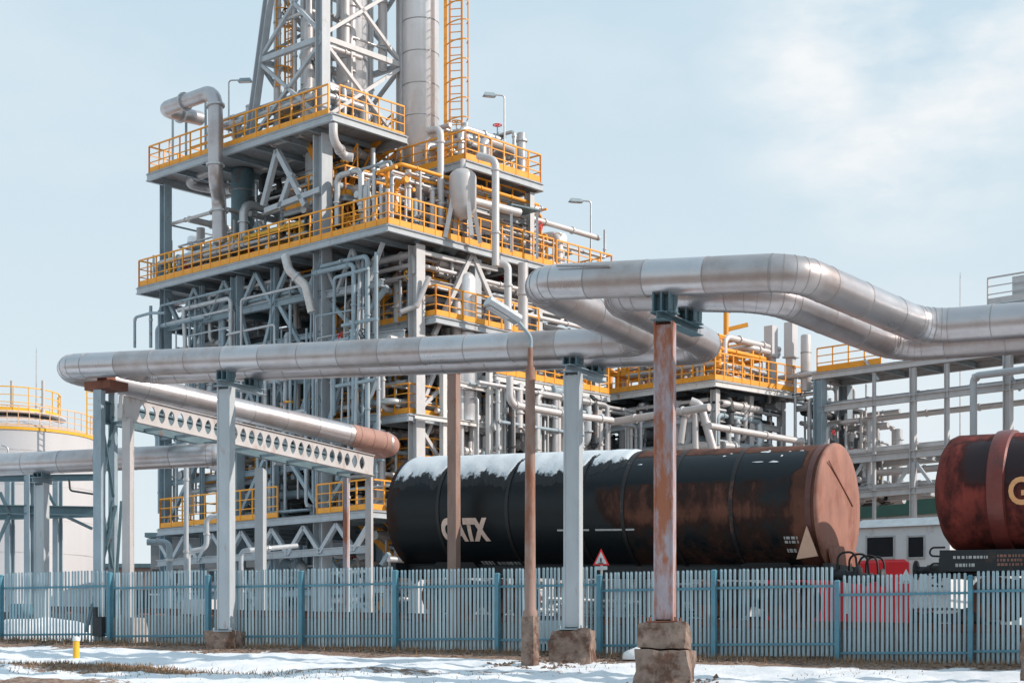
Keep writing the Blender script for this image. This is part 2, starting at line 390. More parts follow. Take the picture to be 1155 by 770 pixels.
# ------------------------------------------------------------------ big pipelines by the fence
pA0 = P(646, 387, 37.2); pM0 = P(750, 314, 30.2)
RP = .33
mR1 = onp(897, 306.5, pM0, U); mL = onp(596, 319.5, pM0, U)
mR2 = P(1042, 369, 32.3)
mR3 = mR2 + U * 9 + V((0, 0, -.25))
aR = onp(706, 384.5, pA0, U)
l_ = (V((pA0.x, pA0.y, 0)) - V((mL.x, mL.y, 0))).dot(W)
aR = V((mL.x, mL.y, 0)) + W * l_; aR.z = onp(CX + aR.x / aR.y * F, 384.5, pA0, U).z
aL = onp(58, 414, pA0, U)
aE = P(437, 500, 53)
main = [mR3, mR2, mR1, mL, aR, aL, aE]
def offset_path(pts, d):
    out = []
    for i, p in enumerate(pts):
        def nrm(a, b): q = (b - a); q.z = 0; q.normalize(); return V((q.y, -q.x, 0))
        if i == 0: o = nrm(pts[0], pts[1]) * d
        elif i == len(pts) - 1: o = nrm(pts[-2], pts[-1]) * d
        else:
            n0, n1 = nrm(pts[i - 1], p), nrm(p, pts[i + 1]); h = (n0 + n1).normalized(); o = h * (d / h.dot(n0))
        out.append(p + o)
    return out
second = offset_path(main, 1.08)[:5]
for p in second: p.z -= .10
bL = onp(170, 409, pA0 + W * 1.08, U); bL.z = aL.z + (aR.z - aL.z) * .2
second += [bL, bL - W * 1.05]
def pipeline(name, label, pts, r, rad, mat='clad', n=32, band=1.18, ground=True, extra=None):
    path = fillet(pts, rad, 12)
    zb = min(p.z for p in pts)
    root = thing(name, label, 'pipeline', path[len(path) // 2])
    mb = MB()
    # resample straight runs so the cladding can look slightly uneven
    dist = [0.]
    for a, b_ in zip(path, path[1:]): dist.append(dist[-1] + (b_ - a).length)
    cuts = [band * (.5 + k) for k in range(int(dist[-1] / band + .5))]
    allp = sorted(list(zip(dist, path)) + [(c, path[max(i for i in range(len(dist) - 1) if dist[i] <= c)].lerp(path[max(i for i in range(len(dist) - 1) if dist[i] <= c) + 1], (c - dist[max(i for i in range(len(dist) - 1) if dist[i] <= c)]) / max(1e-6, dist[max(i for i in range(len(dist) - 1) if dist[i] <= c) + 1] - dist[max(i for i in range(len(dist) - 1) if dist[i] <= c)]))) for c in cuts if c < dist[-1]], key=lambda q: q[0])
    ap = [allp[0]]
    for q in allp[1:]:
        if q[0] - ap[-1][0] > .004: ap.append(q)
    rg = random.Random(len(path) + int(r * 1000)); tone = [rg.choice((0, 0, 2, 3)) for _ in range(len(cuts) + 3)]
    f0_ = len(mb.f); mb.tube([q[1] for q in ap], r, n)
    for i in range(len(ap) - 1):
        k = int(((ap[i][0] + ap[i + 1][0]) / 2) / band + .5)
        for q in range(n): mb.mi[f0_ + i * n + q] = tone[k]
    for p, t in walk(path, band):
        mb.tube([p - t * .009, p + t * .009], r + .006, n, True, 1)
    # elbow gores
    for i in range(1, len(path) - 1):
        a, b_ = path[i] - path[i - 1], path[i + 1] - path[i]
        if a.length < 1 and b_.length < 1 and i % 2 == 0:
            t = (a + b_).normalized(); mb.tube([path[i] - t * .006, path[i] + t * .006], r + .005, n, True, 1)
    mb.build('pipe_casing', [mat, 'clad_seam', 'clad_b', 'clad_c'], root)
    return root, path
pl1, path1 = pipeline('pipeline', 'long silvery clad pipeline nearest the fence, carried on the tall columns', main, RP, .72)
# rust-brown final elbow of the descending run
d_ = (aE - aL).normalized()
e0 = aE - d_ * 1.5
mb = MB(); ep = fillet([e0, aE + d_ * .35, aE + d_ * .35 + V((-1.1, 1.0, 0))], .5, 8); mb.tube(ep, RP + .012, 28)
for p, t in walk(ep, .5): mb.tube([p - t * .02, p + t * .02], RP + .022, 28, True, 0)
mb.build('end_elbow', mk('bare_brown_insulation', (.38, .22, .18), .7, .1, .15, 4., bump=.2), pl1)
# clip line on top of the upper run
mb = MB(); q0, q1 = onp(628, 300, pM0 - W * .30, U), onp(688, 300, pM0 - W * .30, U); mb.bar(q0, q1, .03, .03); mb.build('joint_strip', 'clad_seam', pl1)
pl2, path2 = pipeline('pipeline', 'second silvery pipeline running just behind the long one, joined to it by a short elbow', second, RP - .01, .8)

p3 = [P(-70, 527, 49.2), P(259, 512, 46.4), P(259, 512, 46.4) + V((-.6, 1.3, 0))]
pl3, path3 = pipeline('pipeline', 'lower dull clad pipeline passing in front of the pale storage tank', p3, .32, .8)

# ------------------------------------------------------------------ support columns
U2, W2 = V((math.cos(R(16)), -math.sin(R(16)), 0)), V((math.sin(R(16)), math.cos(R(16)), 0))
def support(label, px, D, ytop, yped, ybase, w, mat, pedw, zpipe, two=True, shoe='steel_dk', pedmat='concrete', tiers=1):
    c = P(px, 0, D); zt, zp, zb = zat(ytop, D), zat(yped, D), zat(ybase, D)
    root = thing('pipe_support', label, 'column', (c.x, c.y, min(zb, gh(c.x, c.y))), 'columns holding up the pipelines')
    mb = MB(); mb.ib((c.x, c.y, zp + .03), (c.x, c.y, zt), w, w * 1.05, W2, t=w * .1)
    # flange covers: rolled section closed on the visible side
    mb.box((c.x, c.y, (zp + zt) / 2), U2 * (w * .98), W2 * (w * .9), (0, 0, zt - zp - .12))
    mb.build('shaft', mat, root)
    mb = MB(); mb.box((c.x, c.y, zp + .016), U2 * (w * 1.7), W2 * (w * 1.7), (0, 0, .03))
    for i in (-1, 1):
        for j in (-1, 1):
            q = V((c.x, c.y, zp + .03)) + U2 * (i * w * .7) + W2 * (j * w * .7); mb.tube([q, q + V((0, 0, .07))], .02, 6)
    mb.build('base_plate', 'rust' if mat == 'rustcol' else 'steel_bl', root)
    mb = MB(); gz = min(zb, gh(c.x, c.y)) - .35
    if tiers == 2:
        zm = zp - (zp - zb) * .45
        mb.taper((c.x, c.y, zm), U2 * pedw * .88, W2 * pedw * .62, zp - zm, .97, j=.02)
        mb.taper((c.x, c.y, gz), U2 * pedw * 1.05, W2 * pedw * .8, zm - gz, .96, j=.03)
    else: mb.taper((c.x, c.y, gz), U2 * pedw, W2 * pedw * .75, zp - gz, .93, j=.03)
    ped = mb.build('pedestal', pedmat, root)
    bm = bmesh.new(); bm.from_mesh(ped.data)
    bmesh.ops.subdivide_edges(bm, edges=bm.edges, cuts=7, use_grid_fill=True)
    for v in bm.verts:
        w_ = v.co + V(root['_loc'])
        v.co += V((NZ.noise(w_ * 3.1), NZ.noise(w_ * 3.1 + V((9, 0, 0))), .6 * NZ.noise(w_ * 3.1 + V((0, 9, 0))))) * .085 + V((NZ.noise(w_ * 11), NZ.noise(w_ * 11 + V((5, 0, 0))), NZ.noise(w_ * 11 + V((0, 5, 0))))) * .015
    bm.to_mesh(ped.data); bm.free()
    mb = MB(); mb.ib(V((c.x, c.y, zt + .075)) - W * .35, V((c.x, c.y, zt + .075)) + W * (1.45 if two else .4), w * .75, .15)
    mb.build('cross_arm', 'steel_bl' if mat != 'rustcol' else 'steel_dk', root)
    for k in ((0, 1.08) if two else (0,)):
        mb = MB(); q = V((c.x, c.y, 0)) + W * k; h = max(.08, zpipe - RP * .8 - (zt + .15))
        z0 = zt + .152
        mb.box((q.x, q.y, z0 + h / 2), U * .38, W * .03, (0, 0, h)); mb.box((q.x, q.y, z0 + .014), U * .42, W * .34, (0, 0, .02))
        for i in (-1, 0, 1): mb.box(V((q.x, q.y, z0 + h / 2)) + U * (.16 * i), U * .03, W * .34, (0, 0, h))
        mb.build('pipe_shoe', shoe, root)
    return root
zA = lambda px: onp(px, 414 - (px - 77) / 569 * 27, pA0, U).z
cA = lambda px: onp(px, 0, pA0, U).y
support('grey column on a low crumbling pedestal beside the perforated beam', 255, cA(255), 437, 712, 731, .33, 'colgrey', .85, zA(255))
support('grey column on a broken concrete block near the thin lamp post', 646.5, cA(646), 421, 710, 752, .34, 'colgrey', .95, zA(646))
support('rust streaked column on the largest two tier concrete block', 750, onp(750, 0, pM0, U).y, 364, 702, 768, .33, 'rustcol', .95, onp(750, 314, pM0, U).z, tiers=2)
q_ = onp(1181, 366, mR2, U)
support('grey column at the right picture edge whose block is half cut off', 1181, q_.y, 405, 706, 762, .33, 'colgrey', .95, q_.z)
# (pipe behind the fence)
cs = support('pale column under the lower pipeline by the storage tank', 47, 48.2, 545, 706, 726, .30, 'colgrey', .8, zat(521.5, 48.2), two=False, pedmat='concrete_p')

# ------------------------------------------------------------------ perforated beam on its portal
bl, br = P(137, 446, 44.2), P(421, 514, 52)
trestle = thing('pipe_bridge', 'white perforated beam bridge on slim legs under the descending pipe', 'pipe bridge', (bl.x, bl.y, gh(bl.x, bl.y)))
bd = (br - bl); BL = bd.length; bd.normalize(); bn = V((bd.y, -bd.x, 0)).normalized(); bu = bd.cross(bn); bu = bu if bu.z > 0 else -bu
BH = .60
mb = MB(); nh = 27; m0, m1 = .55, .35; cw = (BL - m0 - m1) / nh; th = .025
def pp(x, z): return bl + bd * x + bu * (z - BH)
def plate(poly, hole=()):
    for sgn in (1, -1): 
        vs = [pp(x, z) + bn * (th * sgn) for x, z in poly]; mb.add(vs, [list(range(len(vs)))] if sgn > 0 else [list(range(len(vs)))[::-1]])
plate([(0, 0), (m0, 0), (m0, BH), (0, BH)]); plate([(BL - m1, 0), (BL, 0), (BL, BH), (BL - m1, BH)])
for i in range(nh):
    x0 = m0 + i * cw; xc = x0 + cw / 2; hw, hh = cw * .36, BH * .34; zc = BH * .5
    el = [(xc + hw * math.cos(a) * (1 - .12 * abs(math.sin(2 * a))), zc + hh * math.sin(a) * (1 - .12 * abs(math.sin(2 * a)))) for a in [2 * math.pi * k / 16 for k in range(17)]]
    for q, (c0, c1, c2) in enumerate((((x0 + cw, zc), (x0 + cw, BH), (xc, BH)), ((xc, BH), (x0, BH), (x0, zc)), ((x0, zc), (x0, 0), (xc, 0)), ((xc, 0), (x0 + cw, 0), (x0 + cw, zc)))):
        plate([c0, c1, c2] + el[q * 4:q * 4 + 5][::-1])
    for a, b_ in zip(el, el[1:]):
        mb.add([pp(*a) + bn * th, pp(*b_) + bn * th, pp(*b_) - bn * th, pp(*a) - bn * th], [[0, 1, 2, 3]])
for z in (0, BH): mb.box(pp(BL / 2, z) + bu * (.008 if z else -.008), bd * BL, bn * .16, bu * .018)
mb.box(pp(0, BH / 2) - bd * .012, bd * .02, bn * .16, bu * BH)
mb.build('perforated_beam', 'beamgrey', trestle)
mb = MB(); off = -bn * 1.0                              # the far companion beam of the bridge
mb.ib(pp(0, BH / 2) + off, pp(BL, BH / 2) + off, .16, BH); mb.build('rear_beam', 'steel_dk', trestle)
mb = MB()
for i in range(9):
    q = pp(BL * (i + .5) / 9, .05); mb.bar(q, q + off, .06, .08)
mb.build('cross_tie', 'steel_bl', trestle)
def leg(px, D, y0, w, mat, name='leg', parent=trestle):
    c = P(px, 0, D); mb = MB(); gz = gh(c.x, c.y)
    mb.ib((c.x, c.y, gz), (c.x, c.y, zat(y0, D)), w, w, U2); mb.box((c.x, c.y, (gz + zat(y0, D)) / 2), U2 * w * .96, W2 * w * .8, (0, 0, zat(y0, D) - gz - .02))
    return mb.build(name, mat, parent), V((c.x, c.y, gz))
leg(144.5, 44.4, 472, .23, 'beamgrey'); leg(416.5, 52, 537, .19, 'beamgrey'); leg(390, 53, 535, .14, 'rustcol'); leg(294, 49, 528, .26, 'colgrey')
lo_, c112 = leg(112, 44.4, 440, .23, 'steel_bl'); lo_, c127 = leg(127.5, 45.2, 440, .18, 'steel_bl')
mb = MB(); q = P(145, 697, 44.4); gz = gh(q.x, q.y) - .3
mb.taper((q.x, q.y, gz), U * .95, W * .7, q.z - gz, .72, j=.03); mb.build('pedestal', 'concrete_p', trestle)
mb = MB()
for a, b_ in (((131, 570, 44.9), (97, 712, 44.2)), ((114, 470, 44.5), (128, 560, 45.1)), ((128, 470, 45.1), (113, 560, 44.5)), ((114, 565, 44.5), (127, 640, 45.1)), ((127, 565, 45.1), (114, 640, 44.5)), ((137, 565, 45), (128, 700, 44.5))):
    mb = MB(); mb.bar(P(*a), P(*b_), .07, .07); mb.build('brace', 'steel_dk', trestle)
mb = MB(); c = P(120, 436, 44.8); mb.box(c, U * .9, W * .7, (0, 0, .22)); mb.box(c + V((0, 0, .2)), U * .34, W * .34, (0, 0, .18)); mb.build('head_block', 'rust', trestle)
mb = MB(); c = P(114, 706, 44.2)
mb.box(c, U * .32, W * .3, (0, 0, .5)); mb.tube([c + V((-.1, -.2, .25)), c + V((-.1, -.2, .5))], .07, 10)
tag(mb.build('valve_box', 'dark', loc=V((c.x, c.y, c.z - .25))), 'dark junction box at the foot of the braced legs', 'junction box')

# ------------------------------------------------------------------ lamps and slender posts
def lamp(label, base, top_z, arm, head_len, r=.05, mat='galv', sub=8):
    root = thing('street_lamp', label, 'street lamp', base, 'lamps on poles in the plant')
    top = V((base[0], base[1], top_z)); arm = V(arm)
    mb = MB(); path = fillet([V(base), top, top + arm], .12, 5); mb.tube(path, [r] + [r * .8] * (len(path) - 1), 8); mb.build('pole', mat, root)
    d = arm.normalized(); s_ = d.cross(Z3).normalized(); c = top + arm
    mb = MB(); mb.taper(c + d * head_len * .5 - V((0, 0, .09)), d * head_len, s_ * .26, .14, .7); mb.build('lamp_head', 'steel_bl', root)
    mb = MB(); mb.box(c + d * head_len * .5 - V((0, 0, .1)), d * head_len * .7, s_ * .2, (0, 0, .02)); mb.build('diffuser', 'pipe_w', root)
    return root
# bent lamp by the fence
lb = P(598, 750, 35.9); lz = gh(lb.x, lb.y)
lr = thing('street_lamp', 'brown pole lamp with a bent arm and concrete foot in front of the fence', 'street lamp', (lb.x, lb.y, lz), 'lamps on poles in the plant')
mb = MB(); zt = zat(695, 35.9); mb.taper((lb.x, lb.y, lz - .3), U * .30, W * .26, zt - lz + .3, .93, j=.012); mb.build('foot', 'concrete', lr)
mb = MB(); mb.lathe((lb.x, lb.y, zt), [(.15, 0), (.16, .1), (.12, .16), (.115, 1.2), (.105, 4.2), (.10, zat(415, 35.9) - zt), (.06, zat(412, 35.9) - zt), (.055, zat(392, 35.9) - zt)], 14); mb.build('pole', 'brownpole', lr)
mb = MB(); mb.tube(fillet([P(598.5, 395, 35.9), P(599, 380, 35.9), P(585, 363, 35.8), P(575, 356, 35.7)], .25, 5), .042, 10); mb.build('arm', 'steel_bl', lr)
mb = MB(); a, b_ = P(584, 363, 35.8), P(549, 341, 35.5); d = (b_ - a)
mb.prof(a, b_, [(-.12, -.05), (.12, -.05), (.19, .03), (.12, .13), (-.12, .13), (-.19, .03)], *mb.axes(a, b_)); 
mb.build('lamp_head', 'galv', lr)
mb = MB(); mb.bar(a.lerp(b_, .35) - V((0, 0, .085)), a.lerp(b_, .95) - V((0, 0, .085)), .2, .03); mb.build('diffuser', 'pipe_w', lr)
# slim rust pole in front of the black tank
c = P(512, 0, 42.2); gz = gh(c.x, c.y)
mb = MB(); mb.bar((c.x, c.y, gz - .1), (c.x, c.y, zat(420, 42.2)), .25, .22, side=U)
pr = thing('utility_post', 'slim brown square post standing before the black tank wagon', 'post', (c.x, c.y, gz))
mb.build('shaft', 'brownpole', pr)
mb = MB(); mb.box((c.x, c.y, zat(418, 42.2)), U * .45, W * .45, (0, 0, .06)); mb.build('cap_plate', 'rust', pr)
# yellow marker
c = P(86, 745, 38.3); gz = gh(c.x, c.y); mr_ = thing('marker_post', 'short yellow gas marker post with pale cap in the snow', 'marker post', (c.x, c.y, gz))
mb = MB(); mb.lathe((c.x, c.y, gz - .1), [(.075, 0), (.075, .56), (.07, .58)], 14); mb.build('shaft', 'yellow', mr_)
mb = MB(); mb.lathe((c.x, c.y, gz + .48), [(.082, 0), (.082, .07), (.05, .1), (0, .11)], 14); mb.build('cap', 'locowhite', mr_)

# ------------------------------------------------------------------ tank wagons
def text_on_cyl(body, size, x0, ang0, pL, e, side, r, name, mat, parent, lift=.012, bold=.02, sx=1.):
    cu = bpy.data.curves.new('lettering', 'FONT'); cu.body = body; cu.size = size; cu.offset = bold; cu.resolution_u = 4
    to = bpy.data.objects.new('lettering', cu); col.objects.link(to)
    dg = bpy.context.evaluated_depsgraph_get(); me = bpy.data.meshes.new_from_object(to.evaluated_get(dg))
    bpy.data.objects.remove(to)
    bm = bmesh.new(); bm.from_mesh(me)
    h = size * .75
    for i in range(-1, 9):
        bmesh.ops.bisect_plane(bm, geom=bm.verts[:] + bm.edges[:] + bm.faces[:], plane_co=(0, h * i / 8, 0), plane_no=(0, 1, 0))
    off = V(parent['_loc'])
    for v in bm.verts:
        th = ang0 + v.co.y / r
        p = pL + e * (x0 + v.co.x * sx) + (side * math.cos(th) + Z3 * math.sin(th)) * (r + lift)
        v.co = p - off
    bm.to_mesh(me); bm.free(); me.materials.clear(); me.materials.append(M[mat])
    o = bpy.data.objects.new(name, me); col.objects.link(o); o.parent = parent; o['_loc'] = parent['_loc']
    return o
def bars_on_cyl(mb, x0, x1, a0, a1, pL, e, side, r, lift=.01, n=4):
    vs = []
    for i in range(n + 1):
        a = a0 + (a1 - a0) * i / n
        d = side * math.cos(a) + Z3 * math.sin(a)
        vs += [pL + e * x0 + d * (r + lift), pL + e * x1 + d * (r + lift)]
    mb.add(vs, [[2 * i, 2 * i + 1, 2 * i + 3, 2 * i + 2] for i in range(n)])
def tank_mat(name, darkc, rustc, rust_fn):
    m = bpy.data.materials.new(name); m.use_nodes = True; nt = m.node_tree; L = nt.links.new; b = nt.nodes['Principled BSDF']
    at = nd(nt, 'ShaderNodeAttribute', attribute_name='wear'); geo = nd(nt, 'ShaderNodeNewGeometry')
    mp = nd(nt, 'ShaderNodeMapping'); mp.inputs['Scale'].default_value = (1, 1, .35); L(geo.outputs['Position'], mp.inputs[0])
    n = nd(nt, 'ShaderNodeTexNoise'); n.inputs['Scale'].default_value = 2.6; n.inputs['Detail'].default_value = 9; n.inputs['Roughness'].default_value = .7; L(mp.outputs[0], n.inputs[0])
    a = nd(nt, 'ShaderNodeMath', operation='MULTIPLY_ADD'); L(n.outputs['Fac'], a.inputs[0]); a.inputs[1].default_value = 1.5; a.inputs[2].default_value = -.75
    s_ = nd(nt, 'ShaderNodeMath', operation='ADD'); L(a.outputs[0], s_.inputs[0]); L(at.outputs['Fac'], s_.inputs[1])
    r = nd(nt, 'ShaderNodeValToRGB'); r.color_ramp.elements[0].position = .38; r.color_ramp.elements[1].position = .62; L(s_.outputs[0], r.inputs[0])
    n2 = nd(nt, 'ShaderNodeTexNoise'); n2.inputs['Scale'].default_value = 1.3; n2.inputs['Detail'].default_value = 8; L(geo.outputs['Position'], n2.inputs[0])
    rr = nd(nt, 'ShaderNodeValToRGB'); rr.color_ramp.elements[0].color = tuple(x * .6 for x in rustc) + (1,); rr.color_ramp.elements[1].color = tuple(x * 1.3 for x in rustc) + (1,)
    rr.color_ramp.elements[0].position = .3; rr.color_ramp.elements[1].position = .7; L(n2.outputs['Fac'], rr.inputs[0])
    rl2 = nd(nt, 'ShaderNodeValToRGB'); rl2.color_ramp.elements[0].position = .66; rl2.color_ramp.elements[1].position = .95; rl2.color_ramp.elements[0].color = (.30, .30, .33, 1); rl2.color_ramp.elements[1].color = (1.2, 1.1, 1.05, 1); L(s_.outputs[0], rl2.inputs[0])
    mu = nd(nt, 'ShaderNodeMix', data_type='RGBA', blend_type='MULTIPLY'); mu.inputs[0].default_value = 1; L(rr.outputs[0], mu.inputs[6]); L(rl2.outputs[0], mu.inputs[7])
    mx = nd(nt, 'ShaderNodeMix', data_type='RGBA'); L(r.outputs[0], mx.inputs[0]); mx.inputs[6].default_value = darkc + (1,); L(mu.outputs[2], mx.inputs[7])
    L(mx.outputs[2], b.inputs['Base Color']); b.inputs['Specular IOR Level'].default_value = .3
    ro = nd(nt, 'ShaderNodeMapRange'); ro.inputs['To Min'].default_value = .36; ro.inputs['To Max'].default_value = .78; L(r.outputs[0], ro.inputs[0]); L(ro.outputs[0], b.inputs['Roughness'])
    bp = nd(nt, 'ShaderNodeBump'); bp.inputs['Strength'].default_value = .15; bp.inputs['Distance'].default_value = .04; L(n.outputs['Fac'], bp.inputs['Height']); L(bp.outputs[0], b.inputs['Normal'])
    return m
def shell(pL, e, side, r, prof, n, mat, name, parent, wear):
    """surface of revolution about the wagon's axis; prof = [(x, r)]; wear(x, ang) feeds the paint"""
    mb = MB(); mb.lathe(pL, [(rr, x) for x, rr in prof], n, 0, side, Z3, e)
    o = mb.build(name, mat, parent)
    off = V(parent['_loc']); at = o.data.attributes.new('wear', 'FLOAT', 'POINT'); vals = []
    for v in o.data.vertices:
        p = v.co + off - pL; x = p.dot(e); a = math.atan2(p.dot(Z3), p.dot(side)); vals.append(wear(x, a))
    at.data.foreach_set('value', vals); return o
def bogie(c, e, side, parent):
    mb = MB()
    for k in (-1, 1):
        mb.box(c + side * (.95 * k) + Z3 * .62, e * 2.3, side * .12, Z3 * .3); mb.box(c + side * (.95 * k) + Z3 * .45, e * .7, side * .16, Z3 * .3)
        for q in (-.9, .9): mb.box(c + side * (1. * k) + e * q + Z3 * .48, e * .3, side * .2, Z3 * .3)
    mb.box(c + Z3 * .75, e * .5, side * 2, Z3 * .25)
    o = mb.build('bogie', 'blkframe', parent)
    for q in (-.9, .9):
        mb = MB()
        for k in (-1, 1):
            mb.lathe(c + e * q + Z3 * .46 + side * (.72 * k), [(0, -.06), (.46, -.06), (.46, .03), (.49, .04), (.49, .065), (.1, .065), (0, .065)], 28, 0, e, Z3, side * (-k), False)
        mb.tube([c + e * q + Z3 * .46 - side * .7, c + e * q + Z3 * .46 + side * .7], .08, 10)
        mb.build('wheelset', 'rust', o)
def underframe(parent, x0, x1, pL, e, side, zr, h, w=2.3, mat='blkframe'):
    base = lambda x, z: V((pL.x, pL.y, pL.z)) + e * x + Z3 * (zr + z - 0)
    mb = MB()
    for k in (-1, 1): mb.ib(base(x0, 1.15) + side * (k * .5), base(x1, 1.15) + side * (k * .5), .14, .32)
    for x in (x0 + .1, x1 - .1): mb.box(base(x, 1.12), e * .16, side * w, Z3 * .38)
    o = mb.build('underframe', mat, parent)
    for x, sg in ((x0, -1), (x1, 1)):
        for k in (-.88, .88):
            mb = MB(); c = base(x, 1.06) + side * k
            mb.lathe(c, [(.12, 0), (.12, .3 ), (.085, .32), (.085, .52), (.22, .54), (.225, .58), (.1, .61), (0, .615)], 20, 0, side, Z3, e * sg)
            mb.build('buffer', mat, parent)
    return o
# --- first wagon: black and rusty, snow on top
pL, pR = P(471, 580, 45.2), P(944, 572.5, 39.3)
e = (pR - pL); LT = e.length; e.normalize(); sd = V((e.y, -e.x, 0)).normalized()
if sd.y > 0: sd = -sd
RT = 1.47
ctr = pL.lerp(pR, .5)
w1 = thing('tank_wagon', 'black rust-patched tank wagon with snow lying along its top', 'tank wagon', (ctr.x, ctr.y, ctr.z - 2.65), 'tank wagons on the siding')
def wear1(x, a):
    u = x / LT; h = math.sin(a)
    v = -.25 + .25 * smooth(0, .06, .06 - u) * 3
    if u < .03: v = .55
    v += 1.2 * smooth(.54, .60, u) * smooth(.70, .80, h)                    # rusty crown on one half
    v += .95 * smooth(.44, .56, u) * smooth(-.55, -.1, h) * smooth(.30, .18, h) * (1 - .3 * smooth(.86, .9, u))
    v += .7 * smooth(.36, .42, u) * smooth(.50, .44, u) * smooth(.0, .15, h) * smooth(.4, .2, h)
    v += .80 * smooth(.5, .62, u) * smooth(-.1, -.4, h)
    if u > .955: v = 1.1
    return v
tm1 = tank_mat('black_tank_paint', (.006, .010, .013), (.10, .042, .028), None)
prof = [(-.16, .3), (-.14, .8), (-.09, 1.2), (-.03, 1.40), (.0, RT)] + [(LT * i / 70, RT) for i in range(1, 71)]
shell(pL, e, sd, RT, prof, 72, tm1, 'tank_shell', w1, wear1)
mb = MB(); mb.lathe(pL, [(RT + .02, LT - .03), (RT + .035, LT + .0), (RT + .02, LT + .05), (RT - .05, LT + .075), (RT - .35, LT + .10), (.6, LT + .115), (0, LT + .12)], 72, 0, sd, Z3, e)
cap = mb.build('end_plate', 'rustcap', w1)
mb = MB(); a0 = pL + e * (LT + .126)
mb.bar(a0 + Z3 * 1.0 + sd * .9, a0 + Z3 * .1 - sd * .75, .02, .03); mb.build('weld_seam', 'rust', cap)
for u_ in (.135, .31, .485, .585, .695, .825, .985):
    mb = MB(); x = LT * u_; wd = .045 if u_ < .9 else .07
    mb.lathe(pL, [(RT, x - wd), (RT + .02, x - wd), (RT + .02, x + wd), (RT, x + wd)], 72, 0, sd, Z3, e, False)
    mb.build('hoop', mk('hoop_paint', (.012, .012, .013) if u_ < .9 else (.10, .035, .028), .5, 0, .3, rust=.3 if u_ > .5 else .1, rustcol=(.13, .05, .035)), w1)
# snow
mb = MB(); nxs, nas = 170, 34; xe = LT * .575
def edge(x):
    u = x / LT
    e_ = R(24) + .10 * NZ.noise(V((x * 1.6, 0, 4))) + .10 * NZ.noise(V((x * 5.5, 2, 4))) + .06 * NZ.noise(V((x * 15, 2, 8)))
    e_ += smooth(.45, .575, u) * .30
    for q in (.135, .31, .485):
        e_ += .34 * math.exp(-((u - q - .004) / .006) ** 2)
    return e_
sdep = []
vs, fs = [], []
for i in range(nxs + 1):
    x = .12 + (xe - .12) * i / nxs; e0_ = edge(x)
    for j in range(nas + 1):
        a = e0_ + (math.pi - .55 - e0_) * j / nas
        th_ = .055 * min(1, (a - e0_) / .30) if a > e0_ else 0
        th_ = min(th_, .1 * math.sqrt(max(0, (xe - x) / .5)), .1 * math.sqrt(max(0, (x - .12) / .3)))
        th_ *= 1 + .35 * NZ.noise(V((x * 3, a * 4, 2)))
        d = sd * math.cos(a) + Z3 * math.sin(a)
        vs.append(pL + e * x + d * (RT + .004 + th_)); sdep.append(.98 * smooth(0, .42, a - e0_) - 1.0 * max(math.exp(-((x / LT - q - .012 - .03 * (a - 1.0)) / .0035) ** 2) for q in (.135, .31, .485)) * smooth(1.35, .9, a))
for i in range(nxs):
    for j in range(nas): q = i * (nas + 1) + j; fs.append([q, q + 1, q + nas + 2, q + nas + 1])
mb.add(vs, fs, 0, True)
# scattered crusts of snow on the rusty half and below the edge
mc = MB()
for k in range(70):
    u = random.uniform(.03, .97); x = u * LT
    a = R(random.uniform(38, 62)) if u > .575 else edge(x) - random.uniform(.02, .12)
    if u < .575 or random.random() < .4: continue
    w_, h_ = random.uniform(.03, .16), random.uniform(.01, .03)
    ring = []
    for q in range(7):
        t = 6.283 * q / 7; xx = x + w_ * math.cos(t) * random.uniform(.6, 1.2); aa = a + h_ * math.sin(t) * random.uniform(.6, 1.3)
        ring.append(pL + e * xx + (sd * math.cos(aa) + Z3 * math.sin(aa)) * (RT + .005))
    cc = pL + e * x + (sd * math.cos(a) + Z3 * math.sin(a)) * (RT + .022)
    mc.add(ring + [cc], [[q, (q + 1) % 7, 7] for q in range(7)], 0, True)
o = mb.build('snow_cover', 'thin_snow', w1); at = o.data.attributes.new('depth', 'FLOAT', 'POINT'); at.data.foreach_set('value', sdep); o = mc.build('snow_crusts', 'snow', w1); o['kind'] = 'stuff'
a_l = lambda py, px, D: math.asin(max(-1, min(1, (zat(py, D) - pL.z) / RT)))
dl = lambda px: (onp(px, 0, pL + sd * RT * .97, e) - (pL + sd * RT * .97)); 
def xs_of(px): 
    q = onp(px, 0, pL + sd * RT * .95, e); return V((q.x - pL.x, q.y - pL.y, 0)).dot(V((e.x, e.y, 0)).normalized())
x_g = xs_of(498); xw = xs_of(550) - x_g
text_on_cyl('GATX', .76, x_g, R(-31), pL, e, sd, RT, 'lettering', 'letter', w1, bold=.05, sx=xw / 2.15)
mb = MB()
def stencil(mb, px0, px1, py0, py1, rows, rng):
    xa, xb = xs_of(px0), xs_of(px1); D = (pL + e * xa).y - 1.3
    aa, ab = math.asin(max(-.999, min(.999, (zat(py0, D) - (pL + e * xa).z) / RT))), math.asin(max(-.999, min(.999, (zat(py1, D) - (pL + e * xa).z) / RT)))
    for r_ in range(rows):
        h = (ab - aa) / rows; x = xa
        while x < xb:
            w_ = rng.uniform(.03, .09)
            bars_on_cyl(mb, x, x + w_, aa + h * (r_ + .15), aa + h * (r_ + .8), pL, e, sd, RT); x += w_ + rng.uniform(.02, .05)
rg = random.Random(11)
for args in ((527, 539, 629, 635, 1), (545, 582, 630, 638, 2), (882, 899, 603, 612, 2), (882, 893, 616, 622, 1)):
    mb = MB(); stencil(mb, *args, rg); mb.build('stencil_marking', 'letter_w', w1)
for x0_, x1_ in ((628, 664), (671, 715)):
    mb = MB(); bars_on_cyl(mb, xs_of(x0_), xs_of(x1_), R(-23), R(-21.2), pL, e, sd, RT); mb.build('white_line', 'letter_w', w1)
zr = -2.65
